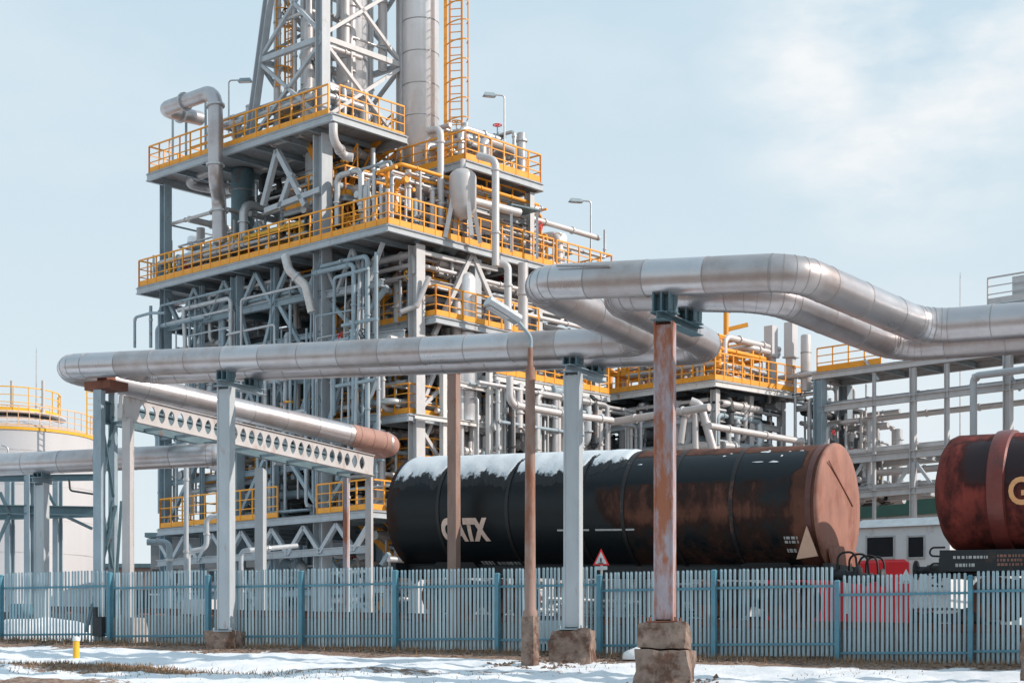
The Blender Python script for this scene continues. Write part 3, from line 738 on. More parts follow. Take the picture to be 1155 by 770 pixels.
underframe(w1, -.1, LT + .25, pL, e, sd, zr, 1)
for x in (2.0, LT - 2.0): bogie(pL + e * x + Z3 * zr, e, sd, w1)
for x in (1.6, LT - 1.5):
    mb = MB(); mb.add([pL + e * (x + i) + sd * k * q + Z3 * z for k in (-1, 1) for (i, q, z) in ((-.5, .70, -1.2), (.5, .70, -1.2), (.7, .62, -1.5), (-.7, .62, -1.5))], [[0, 1, 2, 3], [7, 6, 5, 4], [0, 4, 5, 1], [1, 5, 6, 2], [2, 6, 7, 3], [3, 7, 4, 0]]); mb.build('saddle', 'black', w1)  # saddles coloured black to carry the shade under the tank
# end structure: pale triangular plates, hand rails, hoses
x = LT - .32
for k in (1.0, -1.0):
    mb = MB(); q = pL + e * x + sd * (k * 1.47)
    tri = [q + e * .12 + Z3 * -.52, q - e * .12 + Z3 * -1.27, q + e * .38 + Z3 * -1.2]
    mb.add(tri + [p - sd * (k * .05) for p in tri], [[0, 1, 2], [5, 4, 3], [0, 3, 4, 1], [1, 4, 5, 2], [2, 5, 3, 0]])
    mb.build('gusset_plate', 'gusset', w1)
mb = MB(); q = pL + e * (LT + .14)
mb.add([q + sd * a + Z3 * z + e * t for t in (0, .05) for a, z in ((1.0, -1.0), (.2, -.9), (-1.1, -1.0), (-.7, -1.55), (.3, -1.75), (.75, -1.5))], [[0, 1, 2, 3, 4, 5][::-1], [6, 7, 8, 9, 10, 11]] + [[i, (i + 1) % 6, 6 + (i + 1) % 6, 6 + i] for i in range(6)])
mb.build('end_bracket', 'rustcap', w1)
mb = MB(); q = pL + e * (LT + .35) + Z3 * -1.42
for k in (.95, .15, -.55, -1.05):
    mb = MB(); b0 = q + sd * k; mb.tube(fillet([b0 - Z3 * .35, b0 + Z3 * .32, b0 + Z3 * .35 + e * .42, b0 + e * .48 - Z3 * .3],   .18, 6), .026, 8); mb.build('grab_rail', 'black', w1)
# --- second wagon: dark red, only its end is in the frame
p2 = P(1082, 557, 37.75); L2 = 12.0; R2 = 1.30
e2 = V((e.x, e.y, -.02)).normalized(); sd2 = V((e2.y, -e2.x, 0)).normalized(); sd2 = -sd2 if sd2.y > 0 else sd2
c2 = p2 + e2 * L2 / 2
w2 = thing('tank_wagon', 'dark red tank wagon with a raised hoop and orange letter, cut by the frame', 'tank wagon', (c2.x, c2.y, c2.z - 2.8), 'tank wagons on the siding')
def wear2(x, a):
    h = math.sin(a); v = .8 - .85 * smooth(-.1, .3, h) * smooth(.92, .66, h) * smooth(.2, .75, x) - .5 * smooth(1.85, 2.0, x) * smooth(-.5, -.2, h) * smooth(.9, .8, h)
    return v
tm2 = tank_mat('dark_red_tank_paint', (.026, .011, .013), (.18, .036, .028), None)
prof = [(-.42, 0), (-.41, .3), (-.35, .7), (-.22, 1.05), (-.08, 1.24), (.06, R2)] + [(.06 + (L2 - .12) * i / 60, R2) for i in range(1, 61)] + [(L2 + .08, 1.24), (L2 + .22, 1.05), (L2 + .35, .7), (L2 + .42, 0)]
shell(p2, e2, sd2, R2, prof, 72, tm2, 'tank_shell', w2, wear2)
for x in (1.12, 4.4, 7.6, 10.6):
    mb = MB(); mb.lathe(p2, [(R2, x - .20), (R2 + .06, x - .17), (R2 + .075, x - .05), (R2 + .075, x + .05), (R2 + .06, x + .17), (R2, x + .20)], 72, 0, sd2, Z3, e2, False)
    mb.build('hoop', mk('red_hoop_paint', (.17, .038, .03), .38, .1, .2, rust=.2, rustcol=(.08, .03, .025)), w2)
q_ = onp(1137, 0, p2 + sd2 * R2 * .97, e2)
text_on_cyl('GATX', .80, V((q_.x - p2.x, q_.y - p2.y, 0)).dot(e2), R(-16), p2, e2, sd2, R2, 'lettering', 'letter_o', w2, bold=.02, sx=.85)
underframe(w2, -.15, L2 + .15, p2, e2, sd2, -2.8, 1)
for x in (1.8, L2 - 1.8): bogie(p2 + e2 * x + Z3 * -2.8, e2, sd2, w2)
mb = MB(); zc = -1.55
mb.box(p2 + e2 * (L2 / 2) + sd2 * 1.15 + Z3 * zc, e2 * (L2 + .2), sd2 * .1, Z3 * .46); mb.box(p2 + e2 * (L2 / 2) - sd2 * 1.15 + Z3 * zc, e2 * (L2 + .2), sd2 * .1, Z3 * .46)
mb.box(p2 + e2 * (L2 / 2) + Z3 * (zc + .12), e2 * (L2 + .1), sd2 * 2.1, Z3 * .1); sill = mb.build('side_sill', 'blkframe', w2)
mb = MB(); rg = random.Random(5)
def sill_txt(x0, x1, z0, z1, rows):
    for r_ in range(rows):
        h = (z1 - z0) / rows; x = x0
        while x < x1:
            w_ = rg.uniform(.025, .07); mb.box(p2 + e2 * (x + w_ / 2) + sd2 * 1.203 + Z3 * (zc + z0 + h * (r_ + .5)), e2 * w_, sd2 * .004, Z3 * h * .6); x += w_ + rg.uniform(.015, .04)
pass
for args in ((.2, .95, .02, .12, 1), (.25, .6, -.16, -.04, 1), (2.35, 3.2, .0, .12, 1)): mb = MB(); sill_txt(*args); mb.build('stencil_marking', 'letter_w', w2)
mb = MB(); sill_txt(1.15, 2.1, -.14, .14, 3); mb.build('red_marking', 'rustcap', w2)
mb = MB(); q = p2 + e2 * -.22 + Z3 * -1.5
for z in (.25, -.1, -.4):
    mb = MB(); b0 = q + sd2 * 1.05 + Z3 * z; mb.tube(fillet([b0 + e2 * .2, b0 - e2 * .12, b0 - e2 * .15 - Z3 * .18, b0 + e2 * .15 - Z3 * .2], .1, 5), .022, 8); mb.build('grab_rail', 'black', w2)
# track
mb = MB(); r0, r1 = pL + e * -14 + Z3 * zr, pL + e * 32 + Z3 * zr
for k in (-.75, .75): mb.ib(r0 + sd * k - Z3 * .08, r1 + sd * k - Z3 * .08, .09, .16)
for i in range(76):
    c = r0.lerp(r1, (i + .5) / 76) - Z3 * .23; mb.box(c, e * .24, sd * 2.5, Z3 * .14)
o = mb.build('railway_track', 'rust'); o['kind'] = 'structure'
mb = MB(); mb.prof(r0 - Z3 * .21, r1 - Z3 * .21, [(-1.6, 0), (1.6, 0), (2.9, -1.1), (-2.9, -1.1)], sd, Z3)
o = mb.build('track_bed', 'ballast'); o['kind'] = 'structure'
# warning signs
def tri_sign(label, px, py, D, w, red):
    c = P(px, py, D); gz = gh(c.x, c.y)
    root = thing('warning_sign', label, 'sign', (c.x, c.y, gz), 'triangular signs by the track')
    nrm = V((-.25, -.97, 0)); sx = V((.97, -.25, 0))
    def tri(k, t, dz=0): return [c + sx * (-w * .5 * k) + Z3 * (-w * .29 * k * 1.15) + nrm * t, c + sx * (w * .5 * k) + Z3 * (-w * .29 * k * 1.15) + nrm * t, c + Z3 * (w * .58 * k * 1.15) + nrm * t]
    mb = MB(); a, b_ = tri(1, .02), tri(1, 0); mb.add(a + b_, [[0, 1, 2], [5, 4, 3], [0, 3, 4, 1], [1, 4, 5, 2], [2, 5, 3, 0]]); mb.build('border_plate', 'red' if red else 'locowhite', root)
    mb = MB(); a, b_ = tri(.72, .026), tri(.72, .021); mb.add(a + b_, [[0, 1, 2], [5, 4, 3], [0, 3, 4, 1], [1, 4, 5, 2], [2, 5, 3, 0]]); mb.build('face', 'locowhite', root)
    mb = MB(); mb.box(c + nrm * .03 + Z3 * -.02 * w, sx * w * .09, nrm * .006, Z3 * w * .26); mb.box(c + nrm * .03 - Z3 * w * .2, sx * w * .3, nrm * .006, Z3 * w * .05); mb.build('pictogram', 'dark', root)
    if red: mb = MB(); mb.box(c + nrm * .012 - Z3 * w * .5, sx * w * .75, nrm * .02, Z3 * w * .22); mb.build('notice_plate', 'locowhite', root)
    mb = MB(); mb.tube([(c.x - nrm.x * .03, c.y - nrm.y * .03, gz - .1), c - nrm * .03 + Z3 * w * .3], .03, 8); mb.build('pole', 'galv', root)
tri_sign('red bordered warning triangle above the fence before the black wagon', 678, 631, 38.9, .38, True)
tri_sign('small white triangular sign on a thin pole before the red vehicle', 1022, 652, 36.9, .32, False)

# ------------------------------------------------------------------ locomotive behind the gap between the wagons
lq = P(1000, 700, 49); gz = gh(lq.x, lq.y)
loco = thing('locomotive', 'red and white shunting locomotive standing behind the gap between wagons', 'locomotive', (lq.x, lq.y, gz + .1))
def lp(x, y, z): return V((lq.x, lq.y, gz + .1)) + e * x + sd * y + Z3 * z
ex, ey = V((e.x, e.y, 0)).normalized(), sd
mb = MB(); mb.box(lp(-1.05, .1, 1.25), ex * 4.2, ey * 2.5, Z3 * 1.78); mb.taper(lp(-1.05, .1, 2.14), ex * 4.1, ey * 2.4, .12, .94); mb.build('hood', 'red', loco)
mb = MB(); mb.box(lp(.85, 0, 2.05), ex * 2.7, ey * 2.5, Z3 * 2.3); cab = mb.build('cab', 'locowhite', loco)
mb = MB(); mb.taper(lp(.85, 0, 3.203), ex * 3.0, ey * 2.7, .24, .8); mb.build('roof', 'galv', cab)
for x, w_ in ((.22, .75), (1.25, .42)):
    mb = MB(); mb.box(lp(x, 1.253, 2.62), ex * w_, ey * .03, Z3 * .55); mb.build('window', 'glass', cab)
    mb = MB()
    for k in (-1, 1): mb.box(lp(x + k * (w_ / 2 + .03), 1.255, 2.62), ex * .05, ey * .05, Z3 * .66)
    for k in (-1, 1): mb.box(lp(x, 1.255, 2.62 + k * .305), ex * w_, ey * .05, Z3 * .05)
    mb.build('window_frame', 'galv', cab)
mb = MB(); mb.box(lp(-.515, 0, 2.62), ex * .03, ey * 1.9, Z3 * .5); mb.build('window', 'glass', cab)
mb = MB(); mb.box(lp(-.3, 0, .6), ex * 7.0, ey * 2.4, Z3 * .2); mb.box(lp(-.3, 1.1, .45), ex * 4.0, ey * .3, Z3 * .3); mb.build('underframe', 'blkframe', loco)
for x, w_ in ((-.75, .16), (-2.4, .25)): mb = MB(); mb.box(lp(x, 1.36, 1.3), ex * w_, ey * .03, Z3 * 1.16); mb.build('white_trim', 'locowhite', loco)
for x in (-3.1, -1.2, .8, 2.6):
    mb = MB()
    for k in (-1, 1): mb.lathe(lp(x, .78 * k, .48), [(0, -.06), (.48, -.06), (.48, .06), (0, .06)], 26, 0, ex, Z3, ey * k, False)
    mb.tube([lp(x, -.78, .48), lp(x, .78, .48)], .08, 8); mb.build('wheelset', 'blkframe', loco)
mb = MB(); mb.tube(fillet([lp(3.0, 1.1, .7), lp(3.0, 1.1, 1.7), lp(3.0, -1.1, 1.7), lp(3.0, -1.1, .7)], .15), .03, 8); mb.build('hand_rail', 'yellow', loco)


# ================================================================== the process structure
GZ = 2.15                                            # ground level under the plant
def sxp(px, t, py=700): return st_of(SL(px, py, t))[0]
def txp(px, s, py=700): return st_of(SR(px, py, s))[1]
base_ = S(6, 4, GZ)
PS = thing('process_structure', 'tall multi-storey grey steel process structure with orange railed decks', 'steel structure', base_)
def railing(parent, pts, h=1.1, toe=.2, step=.72, mat='orange', pw=.05, loc=None):
    mb = MB()
    for a, b_ in zip(pts, pts[1:]):
        a, b_ = V(a), V(b_); L = (b_ - a).length; n = max(1, round(L / step)); d = (b_ - a) / n; nd_ = d.normalized()
        for i in range(n + 1):
            q = a + d * i; mb.bar(q, q + Z3 * h, pw, side=nd_)
        for z, w in ((h, .055), (h * .68, .035), (h * .38, .035)): mb.bar(a + Z3 * z, b_ + Z3 * z, w)
        mb.bar(a + Z3 * (toe / 2 + .02), b_ + Z3 * (toe / 2 + .02), .014, toe)
    return mb.build('railing', mat, parent, loc)
def deck(parent, poly, th=.24, joist=1.5, name='deck', rim='steel'):
    """poly: world points (counter-clockwise or not) at floor level"""
    z = poly[0].z; n = len(poly); mb = MB()
    vs = [p for p in poly] + [p - Z3 * .05 for p in poly]
    mb.add(vs, [list(range(n)), list(range(n, 2 * n))[::-1]] + [[i, n + i, n + (i + 1) % n, (i + 1) % n] for i in range(n)])
    d = mb.build(name, 'deck', parent)
    mb = MB()
    for i in range(n):
        a, b_ = poly[i], poly[(i + 1) % n]; mb.ib(a - Z3 * (.055 + th / 2), b_ - Z3 * (.055 + th / 2), .14, th)
    mb.build('rim_beam', rim, d)
    # joists between opposite edges 0-1 and 3-2
    mb = MB(); L = (poly[1] - poly[0]).length; k = int(L / joist)
    for i in range(1, k):
        f = i / k; a, b_ = poly[0].lerp(poly[1], f), poly[3].lerp(poly[2], f); mb.ib(a - Z3 * .17, b_ - Z3 * .17, .1, .2)
    mb.build('joists', 'steel_bl', d)
    return d
# ---- decks
ZMID, ZU1, ZU2, ZLOW, ZIN = 17.25, 21.85, 20.4, 7.15, 14.3
sL = 15.2
tEnd = txp(692, 0)
dm = deck(PS, [S(0, 0, ZMID), S(sL, 0, ZMID), S(sL, 9, ZMID), S(0, 9, ZMID)])
railing(dm, [S(sL - .06, 9, ZMID), S(sL - .06, .06, ZMID), S(.06, .06, ZMID), S(.06, 9, ZMID)], toe=.22, step=.6)
railing(dm, [S(14.4, 1.35, ZMID), S(1.5, 1.35, ZMID), S(1.5, 8.8, ZMID)], toe=.16)
railing(dm, [S(2.4, 8.6, ZMID), S(2.4, 1.6, ZMID), S(7, 1.6, ZMID)])
dm2 = deck(PS, [S(0, 9.16, ZMID), S(3, 9.16, ZMID), S(3, tEnd, ZMID), S(0, tEnd, ZMID)])
railing(dm2, [S(.06, 9.2, ZMID), S(.06, tEnd - .06, ZMID), S(2.9, tEnd - .06, ZMID)])
s1 = sxp(375, 0); s2_ = sxp(166, 0)
du1 = deck(PS, [S(s1, 0, ZU1), S(s2_, 0, ZU1), S(s2_, 3.8, ZU1), S(s1, 3.8, ZU1)], th=.28)
railing(du1, [S(s2_ - .06, 3.7, ZU1), S(s2_ - .06, .06, ZU1), S(s1 + .3, .06, ZU1)])
railing(du1, [S(s2_ - 1.2, 3.6, ZU1), S(s2_ - 1.2, 1.3, ZU1), S(6.2, 1.3, ZU1)], toe=.16)
railing(du1, [S(s1 + .06, .4, ZU1), S(s1 + .06, 3.7, ZU1)], toe=.08, mat='orange', pw=.035)
t2 = txp(525, 0, 183); t3 = txp(612, 0, 205); s3 = sxp(381, t2, 209)
du2 = deck(PS, [S(0, t2, ZU2), S(s3, t2, ZU2), S(s3, t3, ZU2), S(0, t3, ZU2)], th=.27)
railing(du2, [S(s3 - .06, t2 + .06, ZU2), S(.06, t2 + .06, ZU2), S(.06, t3 - .06, ZU2), S(3, t3 - .06, ZU2)], toe=.24)
railing(du2, [S(s3 - .8, t2 + 1.3, ZU2), S(1.4, t2 + 1.3, ZU2), S(1.4, t3 - .3, ZU2)], toe=.16)
dl_ = deck(PS, [S(1, .1, ZLOW), S(13.9, .1, ZLOW), S(13.9, 8, ZLOW), S(1, 8, ZLOW)])
railing(dl_, [S(13.8, 4, ZLOW), S(13.8, .16, ZLOW), S(6.3, .16, ZLOW)], h=1.2); railing(dl_, [S(4.0, .16, ZLOW), S(1.1, .16, ZLOW), S(1.1, 7, ZLOW)])
din = deck(PS, [S(-.2, 2.2, ZIN), S(4.8, 2.2, ZIN), S(4.8, 8, ZIN), S(-.2, 8, ZIN)])
railing(din, [S(4.7, 2.26, ZIN), S(-.14, 2.26, ZIN), S(-.14, 7.9, ZIN)])
din2 = deck(PS, [S(.4, 1.4, 10.7), S(13.6, 1.4, 10.7), S(13.6, 8, 10.7), S(.4, 8, 10.7)])
railing(din2, [S(13.5, 1.5, 10.7), S(.5, 1.5, 10.7), S(.5, 7.9, 10.7)])
# ---- columns
rows = {}
cs_ = [sxp(187, .7), sxp(228, .7), sxp(268, .7), sxp(310, .7), sxp(364, .7)]
tc = txp(470, .5)
def column(s, t, z0, z1, w=.34, mat='steel', parent=PS):
    mb = MB(); mb.ib(S(s, t, z0), S(s, t, z1), w, w, SB)
    mb.box(S(s, t, z0 + .02), SA * w * 1.8, SB * w * 1.8, Z3 * .04)
    return mb.build('column', mat, parent)
for i, s in enumerate(cs_):
    w = (.36, .16, .40, .24, .52)[i]; zt = (ZU1 - .4, ZMID - .35, ZMID - .35, ZMID - .35, ZU1 - .42)[i]
    column(s, .7, GZ, zt, w, 'steel_bl' if i < 4 else 'steel')
    if i != 1: column(s, 4.6, GZ, ZMID - .4 if i not in (0, 4) else ZU1 - .42, .34, 'steel_bl'); column(s, 8.2, GZ, ZMID - .4, .34, 'steel_bl')
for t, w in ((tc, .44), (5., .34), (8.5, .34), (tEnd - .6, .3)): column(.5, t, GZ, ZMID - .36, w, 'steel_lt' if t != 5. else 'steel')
for px, t in ((497, None),): pass
column(.3, t2 + .4, ZMID + .02, ZU2 - .42, .26, 'steel_lt'); column(.3, t3 - .4, ZMID + .02, ZU2 - .42, .24, 'steel_lt'); column(s3 - .4, t2 + .4, ZMID + .02, ZU2 - .42, .24, 'steel')
# ---- beams
def beam(a, b_, w=.2, h=.3, mat='steel', name='beam', parent=PS):
    mb = MB(); mb.ib(a, b_, w, h); return mb.build(name, mat, parent)
def truss(a, b_, ztop, n, w=.16, mat='steel', chord=True, parent=PS, flip=False):
    """a->b along the bottom chord; W bracing up to ztop"""
    mb = MB(); a, b_ = V(a), V(b_)
    if chord: mb.ib(a, b_, .2, .26)
    at_, bt = V((a.x, a.y, ztop)), V((b_.x, b_.y, ztop))
    for i in range(n):
        f0, f1 = i / n, (i + 1) / n; fm = (f0 + f1) / 2
        lo, hi = (a, b_), (at_, bt)
        if flip: lo, hi = hi, lo
        mb.bar(hi[0].lerp(hi[1], f0), lo[0].lerp(lo[1], fm), w); mb.bar(lo[0].lerp(lo[1], fm), hi[0].lerp(hi[1], f1), w)
    return mb.build('truss', mat, parent)
truss(S(cs_[0], .7, 15.5), S(cs_[4], .7, 15.5), ZMID - .4, 5, .15, 'steel_bl')
truss(S(cs_[4], .7, 15.4), S(1., .7, 15.4), ZMID - .4, 2, .13, 'steel')
truss(S(cs_[0], .7, 10.55), S(1.2, .7, 10.55), 12.3, 7, .16, 'steel_bl'); beam(S(cs_[0], .7, 12.4), S(1.2, .7, 12.4), mat='steel_bl')
truss(S(cs_[0], .3, 5.75), S(1.2, .3, 5.75), 6.75, 7, .16, 'steel')
beam(S(cs_[4], .7, 13.6), S(.6, 1.4, 13.6)); beam(S(cs_[0], .7, 14.), S(cs_[4], .7, 14.), .16, .2, 'steel_bl')
for z in (4.3, 9.1): beam(S(cs_[0], .9, z), S(1.2, .9, z), .16, .22, 'steel_bl')
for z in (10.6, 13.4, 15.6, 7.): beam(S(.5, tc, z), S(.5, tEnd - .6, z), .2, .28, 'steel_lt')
for z in (10.6, 15.5):
    for s in (cs_[0], cs_[2], cs_[4]): beam(S(s, .7, z), S(s, 8.2, z), .2, .3, 'steel_dk')
def brace(a, b_, w=.15, mat='steel'): 
    mb = MB(); mb.bar(a, b_, w); return mb.build('brace', mat, PS)
zb0 = 15.5
# diagonals under the truss on the long face and through the open storey above the middle deck
for (sa, za, sb_, zb_) in ((cs_[1] - .6, 13.0, cs_[1] - 2.6, 15.4), (cs_[2] - .2, 15.4, cs_[2] - 1.3, 12.5), (cs_[3], 15.4, cs_[3] + 1.2, 12.5), (cs_[3] - .3, 15.4, cs_[4] + .3, 12.5),
                           (cs_[0], 12.5, cs_[1], 15.4), (cs_[2], 2.3, cs_[3] + .2, 5.6), (cs_[3], 2.3, cs_[2], 5.6), (cs_[0], 7.2, cs_[2] + 2, 10.5), (cs_[2], 7.2, cs_[3], 10.4), (cs_[4], 7.2, cs_[3], 10.4), (cs_[4], 7.2, 1.2, 10.4)):
    brace(S(sa, .7, za), S(sb_, .7, zb_), .15, 'steel_bl')
for (p0, p1) in (((313, 170), (297, 232)), ((313, 170), (345, 232)), ((330, 195), (316, 235)), ((300, 238), (362, 214))):
    brace(SL(*p0, .5), SL(*p1, .5), .2, 'steel')
# A-frame on the sunlit face
apx = SR(532, 286, .35)
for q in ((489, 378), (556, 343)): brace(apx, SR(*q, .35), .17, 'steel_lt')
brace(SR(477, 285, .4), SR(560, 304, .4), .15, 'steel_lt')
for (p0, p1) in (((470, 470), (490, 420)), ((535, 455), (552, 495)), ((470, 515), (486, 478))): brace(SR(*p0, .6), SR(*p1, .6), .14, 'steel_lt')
# slender white posts below the long pipes
for px, s in ((500, .2), (534, .2), (552, -.3), (563, -.3)):
    t = txp(px, s); mb = MB(); mb.bar(S(s, t, GZ), S(s, t, zat(395, S(s, t, 0).y)), .2, side=SB); mb.build('column', 'white', PS)
beam(SR(518, 433, -.2), SR(566, 443, -.2), .14, .18, 'white'); beam(SR(468, 469, .0), SR(598, 487, .0), .14, .18, 'white')
# ---- stairs
def stair(a, b_, side, w=.8, parent=PS):
    a, b_ = V(a), V(b_); mb = MB()
    for k in (-.5, .5): mb.bar(a + side * w * k, b_ + side * w * k, .05, .26)
    st = mb.build('stair', 'orange', parent)
    mb = MB(); n = int((b_.z - a.z) / .21)
    for i in range(1, n): 
        c = a.lerp(b_, i / n); d = (b_ - a); d.z = 0; d.normalize(); mb.box(c, d * .24, side * w * .96, Z3 * .03)
    mb.build('treads', 'deck', st)
    mb = MB()
    for k in (-.52, .52):
        o = side * w * k
        for z, ww in ((1., .055), (.55, .04)): mb.bar(a + o + Z3 * z, b_ + o + Z3 * z, ww)
        m = max(2, int((b_ - a).length / 1.0))
        for i in range(m + 1): q = a.lerp(b_, i / m) + o; mb.bar(q, q + Z3 * 1., .05)
    mb.build('handrail', 'orange', st); return st
lv = [GZ, 4.65, ZLOW, 8.9, 10.7, 12.5, ZIN, 15.8, ZMID]
for i in range(len(lv) - 1):
    sa, sb_ = (5.6, 2.2) if i % 2 == 0 else (2.2, 5.6); tt = 3.1 if i % 2 == 0 else 4.1
    stair(S(sa, tt, lv[i]), S(sb_, tt, lv[i + 1]), SB)
    mb = MB(); s_e = sb_ + (-.6 if sb_ < 4 else .6); mb.box(S(s_e, 3.6, lv[i + 1] - .04), SA * 1.2, SB * 2.1, Z3 * .06); ld = mb.build('landing', 'deck', PS)
    x_ = s_e + (-.6 if sb_ < 4 else .6)
    railing(ld, [S(sb_, 2.56, lv[i + 1]), S(x_, 2.56, lv[i + 1]), S(x_, 4.64, lv[i + 1]), S(sb_, 4.64, lv[i + 1])])
for i in range(1, len(lv) - 1):
    sa, sb_ = (4.6, 1.4) if i % 2 == 1 else (1.4, 4.6)
    stair(S(sa, 6.2, lv[i]), S(sb_, 6.2, lv[i + 1]), SB)
stair(SL(384, 206, t2 - .1), SL(438, 160, t2 - .1), SB); stair(SL(400, 206, t2 + .9), SL(452, 160, t2 + .9), SB); 
stair(S(6.8, 2.6, ZMID), S(4.0, 2.6, ZU2), SB); stair(S(3.4, 2.1, ZMID), S(6.4, 2.1, ZU1), SB)
for (z, s0, s1_, t0, t1_) in ((19.2, 3.6, 7.2, 1.2, 3.4), (12.5, .8, 4.6, 1.6, 3.), (15.85, 5.4, 8.6, 2., 5.), (8.95, 8.2, 12.6, 1.2, 3.6), (19.0, .6, 3.0, 5., 8.)):
    dx_ = deck(PS, [S(s0, t0, z), S(s1_, t0, z), S(s1_, t1_, z), S(s0, t1_, z)], th=.18, name='access_platform')
    railing(dx_, [S(s1_ - .05, t1_, z), S(s1_ - .05, t0 + .05, z), S(s0 + .05, t0 + .05, z), S(s0 + .05, t1_, z)], toe=.2)
for (sa, za, sb_, zb_, t_) in ((cs_[0], 10.8, cs_[2], 12.2, 4.6), (cs_[2], 12.6, cs_[4], 15.4, 4.6), (cs_[4], 12.6, cs_[2], 15.4, 4.6), (cs_[0], 12.6, cs_[2], 15.4, 4.6), (cs_[2], 12.6, cs_[0], 15.4, 4.6), (cs_[0], 7.3, cs_[2], 10.4, 4.6), (cs_[2], 7.3, cs_[0], 10.4, 4.6), (cs_[2], 7.3, cs_[4], 10.4, 4.6),
                               (cs_[0], 2.3, cs_[2], 5.6, 4.6), (cs_[2], 2.3, cs_[4], 5.6, 4.6), (cs_[4], 2.3, 1., 5.6, 1.0), (1., 2.3, cs_[4], 5.6, 1.0), (cs_[0], 17.5, cs_[4] + 5, 21.4, 4.6), (cs_[4], 17.5, cs_[4] + 5, 21.4, 4.6), (cs_[4], 12.6, 1., 15.3, .9), (1., 12.6, cs_[4], 15.3, .9)):
    brace(S(sa, t_, za), S(sb_, t_, zb_), .15, 'steel_bl')
for (ta, za, tb, zb_) in ((tc, 10.8, 5., 13.3), (5., 10.8, tc, 13.3), (5., 13.6, 8.5, 15.5), (8.5, 10.8, 5., 13.3), (8.5, 7.2, 5., 10.4), (5., 7.2, tc, 10.4), (8.5, 13.6, tEnd - .6, 15.5), (tEnd - .6, 10.8, 8.5, 13.3)):
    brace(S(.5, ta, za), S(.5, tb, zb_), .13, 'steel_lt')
# canopy
mb = MB(); 
c0_, c1_ = SR(577, 231, -.5), SR(610, 238, -.5); mb.add([c0_, c1_, c1_ + SA * 2 , c0_ + SA * 2] + [p + Z3 * .06 for p in (c0_, c1_, c1_ + SA * 2, c0_ + SA * 2)], [[3, 2, 1, 0], [4, 5, 6, 7], [0, 1, 5, 4], [1, 2, 6, 5], [2, 3, 7, 6], [3, 0, 4, 7]]); mb.build('canopy', 'steel_dk', PS)
for c in (c1_ - SB * .1 + SA * .1, c0_ + SB * .1 + SA * .1): mb = MB(); mb.bar((c.x, c.y, ZMID), c, .1); mb.build('canopy_post', 'steel', PS)
# ---- lattice tower
tw0 = S(6, 3, ZU1)
LT_ = thing('lattice_tower', 'tapering steel lattice tower with crossed braces rising from the upper deck', 'lattice tower', tw0)
ZT = 34.
fl, ml = SL(281, 140, .5), SL(364, 128, .5); fl.z = ml.z = ZU1
flt = SL(303, 0, .5)
r_s, r_t = st_of(ml); rr_t = txp(452, r_s, 130)
rl = S(r_s, rr_t, ZU1); s_f, t_f = st_of(fl); bk = S(s_f, rr_t, ZU1)
kx = (st_of(flt)[0] - s_f) / (flt.z - ZU1)
def lt(s_, t_, z, lean): return S(s_ + lean * (z - ZU1), t_, z)
legs = {'a': lambda z: lt(s_f, t_f, z, kx), 'b': lambda z: lt(r_s, r_t, z, 0), 'c': lambda z: lt(r_s, rr_t, z, 0), 'd': lambda z: lt(s_f, rr_t, z, kx)}
for k, w in (('a', .30), ('b', .40), ('c', .26), ('d', .26)):
    mb = MB(); mb.ib(legs[k](ZU1), legs[k](ZT), w, w, SB); mb.build('leg', 'steel' if k != 'c' else 'steel_lt', LT_)
hs = [ZU1, ZU1 + 3.15, ZU1 + 6.3, ZU1 + 9.4, ZT]
for k0, k1 in (('a', 'b'), ('b', 'c'), ('d', 'c'), ('a', 'd')):
    for z0, z1 in zip(hs, hs[1:]):
        zm = z1
        mat = 'steel_lt' if (k0, k1) == ('b', 'c') else 'steel'  # sunlit face takes the paler steel, its brightness put in the colour
        mb = MB(); mb.bar(legs[k0](zm), legs[k1](zm), .16, .2); mb.build('girt', mat, LT_)
        mb = MB(); mb.bar(legs[k0](z0 + .1), legs[k1](z1 - .1), .13); mb.bar(legs[k1](z0 + .1), legs[k0](z1 - .1), .13); mb.build('cross_brace', mat, LT_)
# ---- ladders
def ladder(label, base, top, out, side, cage=True, mat='orange', z_cage=2.2, r=.38):
    root = thing('caged_ladder', label, 'ladder', base)
    mb = MB(); base, top = V(base), V(top)
    for k in (-.24, .24): mb.bar(base + side * k, top + side * k, .07, .05, side=side)
    n = int((top.z - base.z) / .3)
    for i in range(1, n): q = base + Z3 * (.3 * i); mb.bar(q - side * .24, q + side * .24, .03)
    mb.build('ladder_rails', mat, root)
    if cage:
        mb = MB(); z = base.z + z_cage; hp = []
        while z < top.z:
            pts = [V((base.x, base.y, z)) + side * (r * math.cos(a)) + out * (.1 + r * 1.6 * math.sin(a)) for a in [math.pi * i / 8 for i in range(9)]]
            for a, b_ in zip(pts, pts[1:]): mb.bar(a, b_, .025, .045)
            hp.append(pts); z += .75
        for i in (1, 4, 7):
            if hp: mb.bar(hp[0][i], hp[-1][i], .04, .025, side=side)
        mb.build('cage', mat, root)
    return root
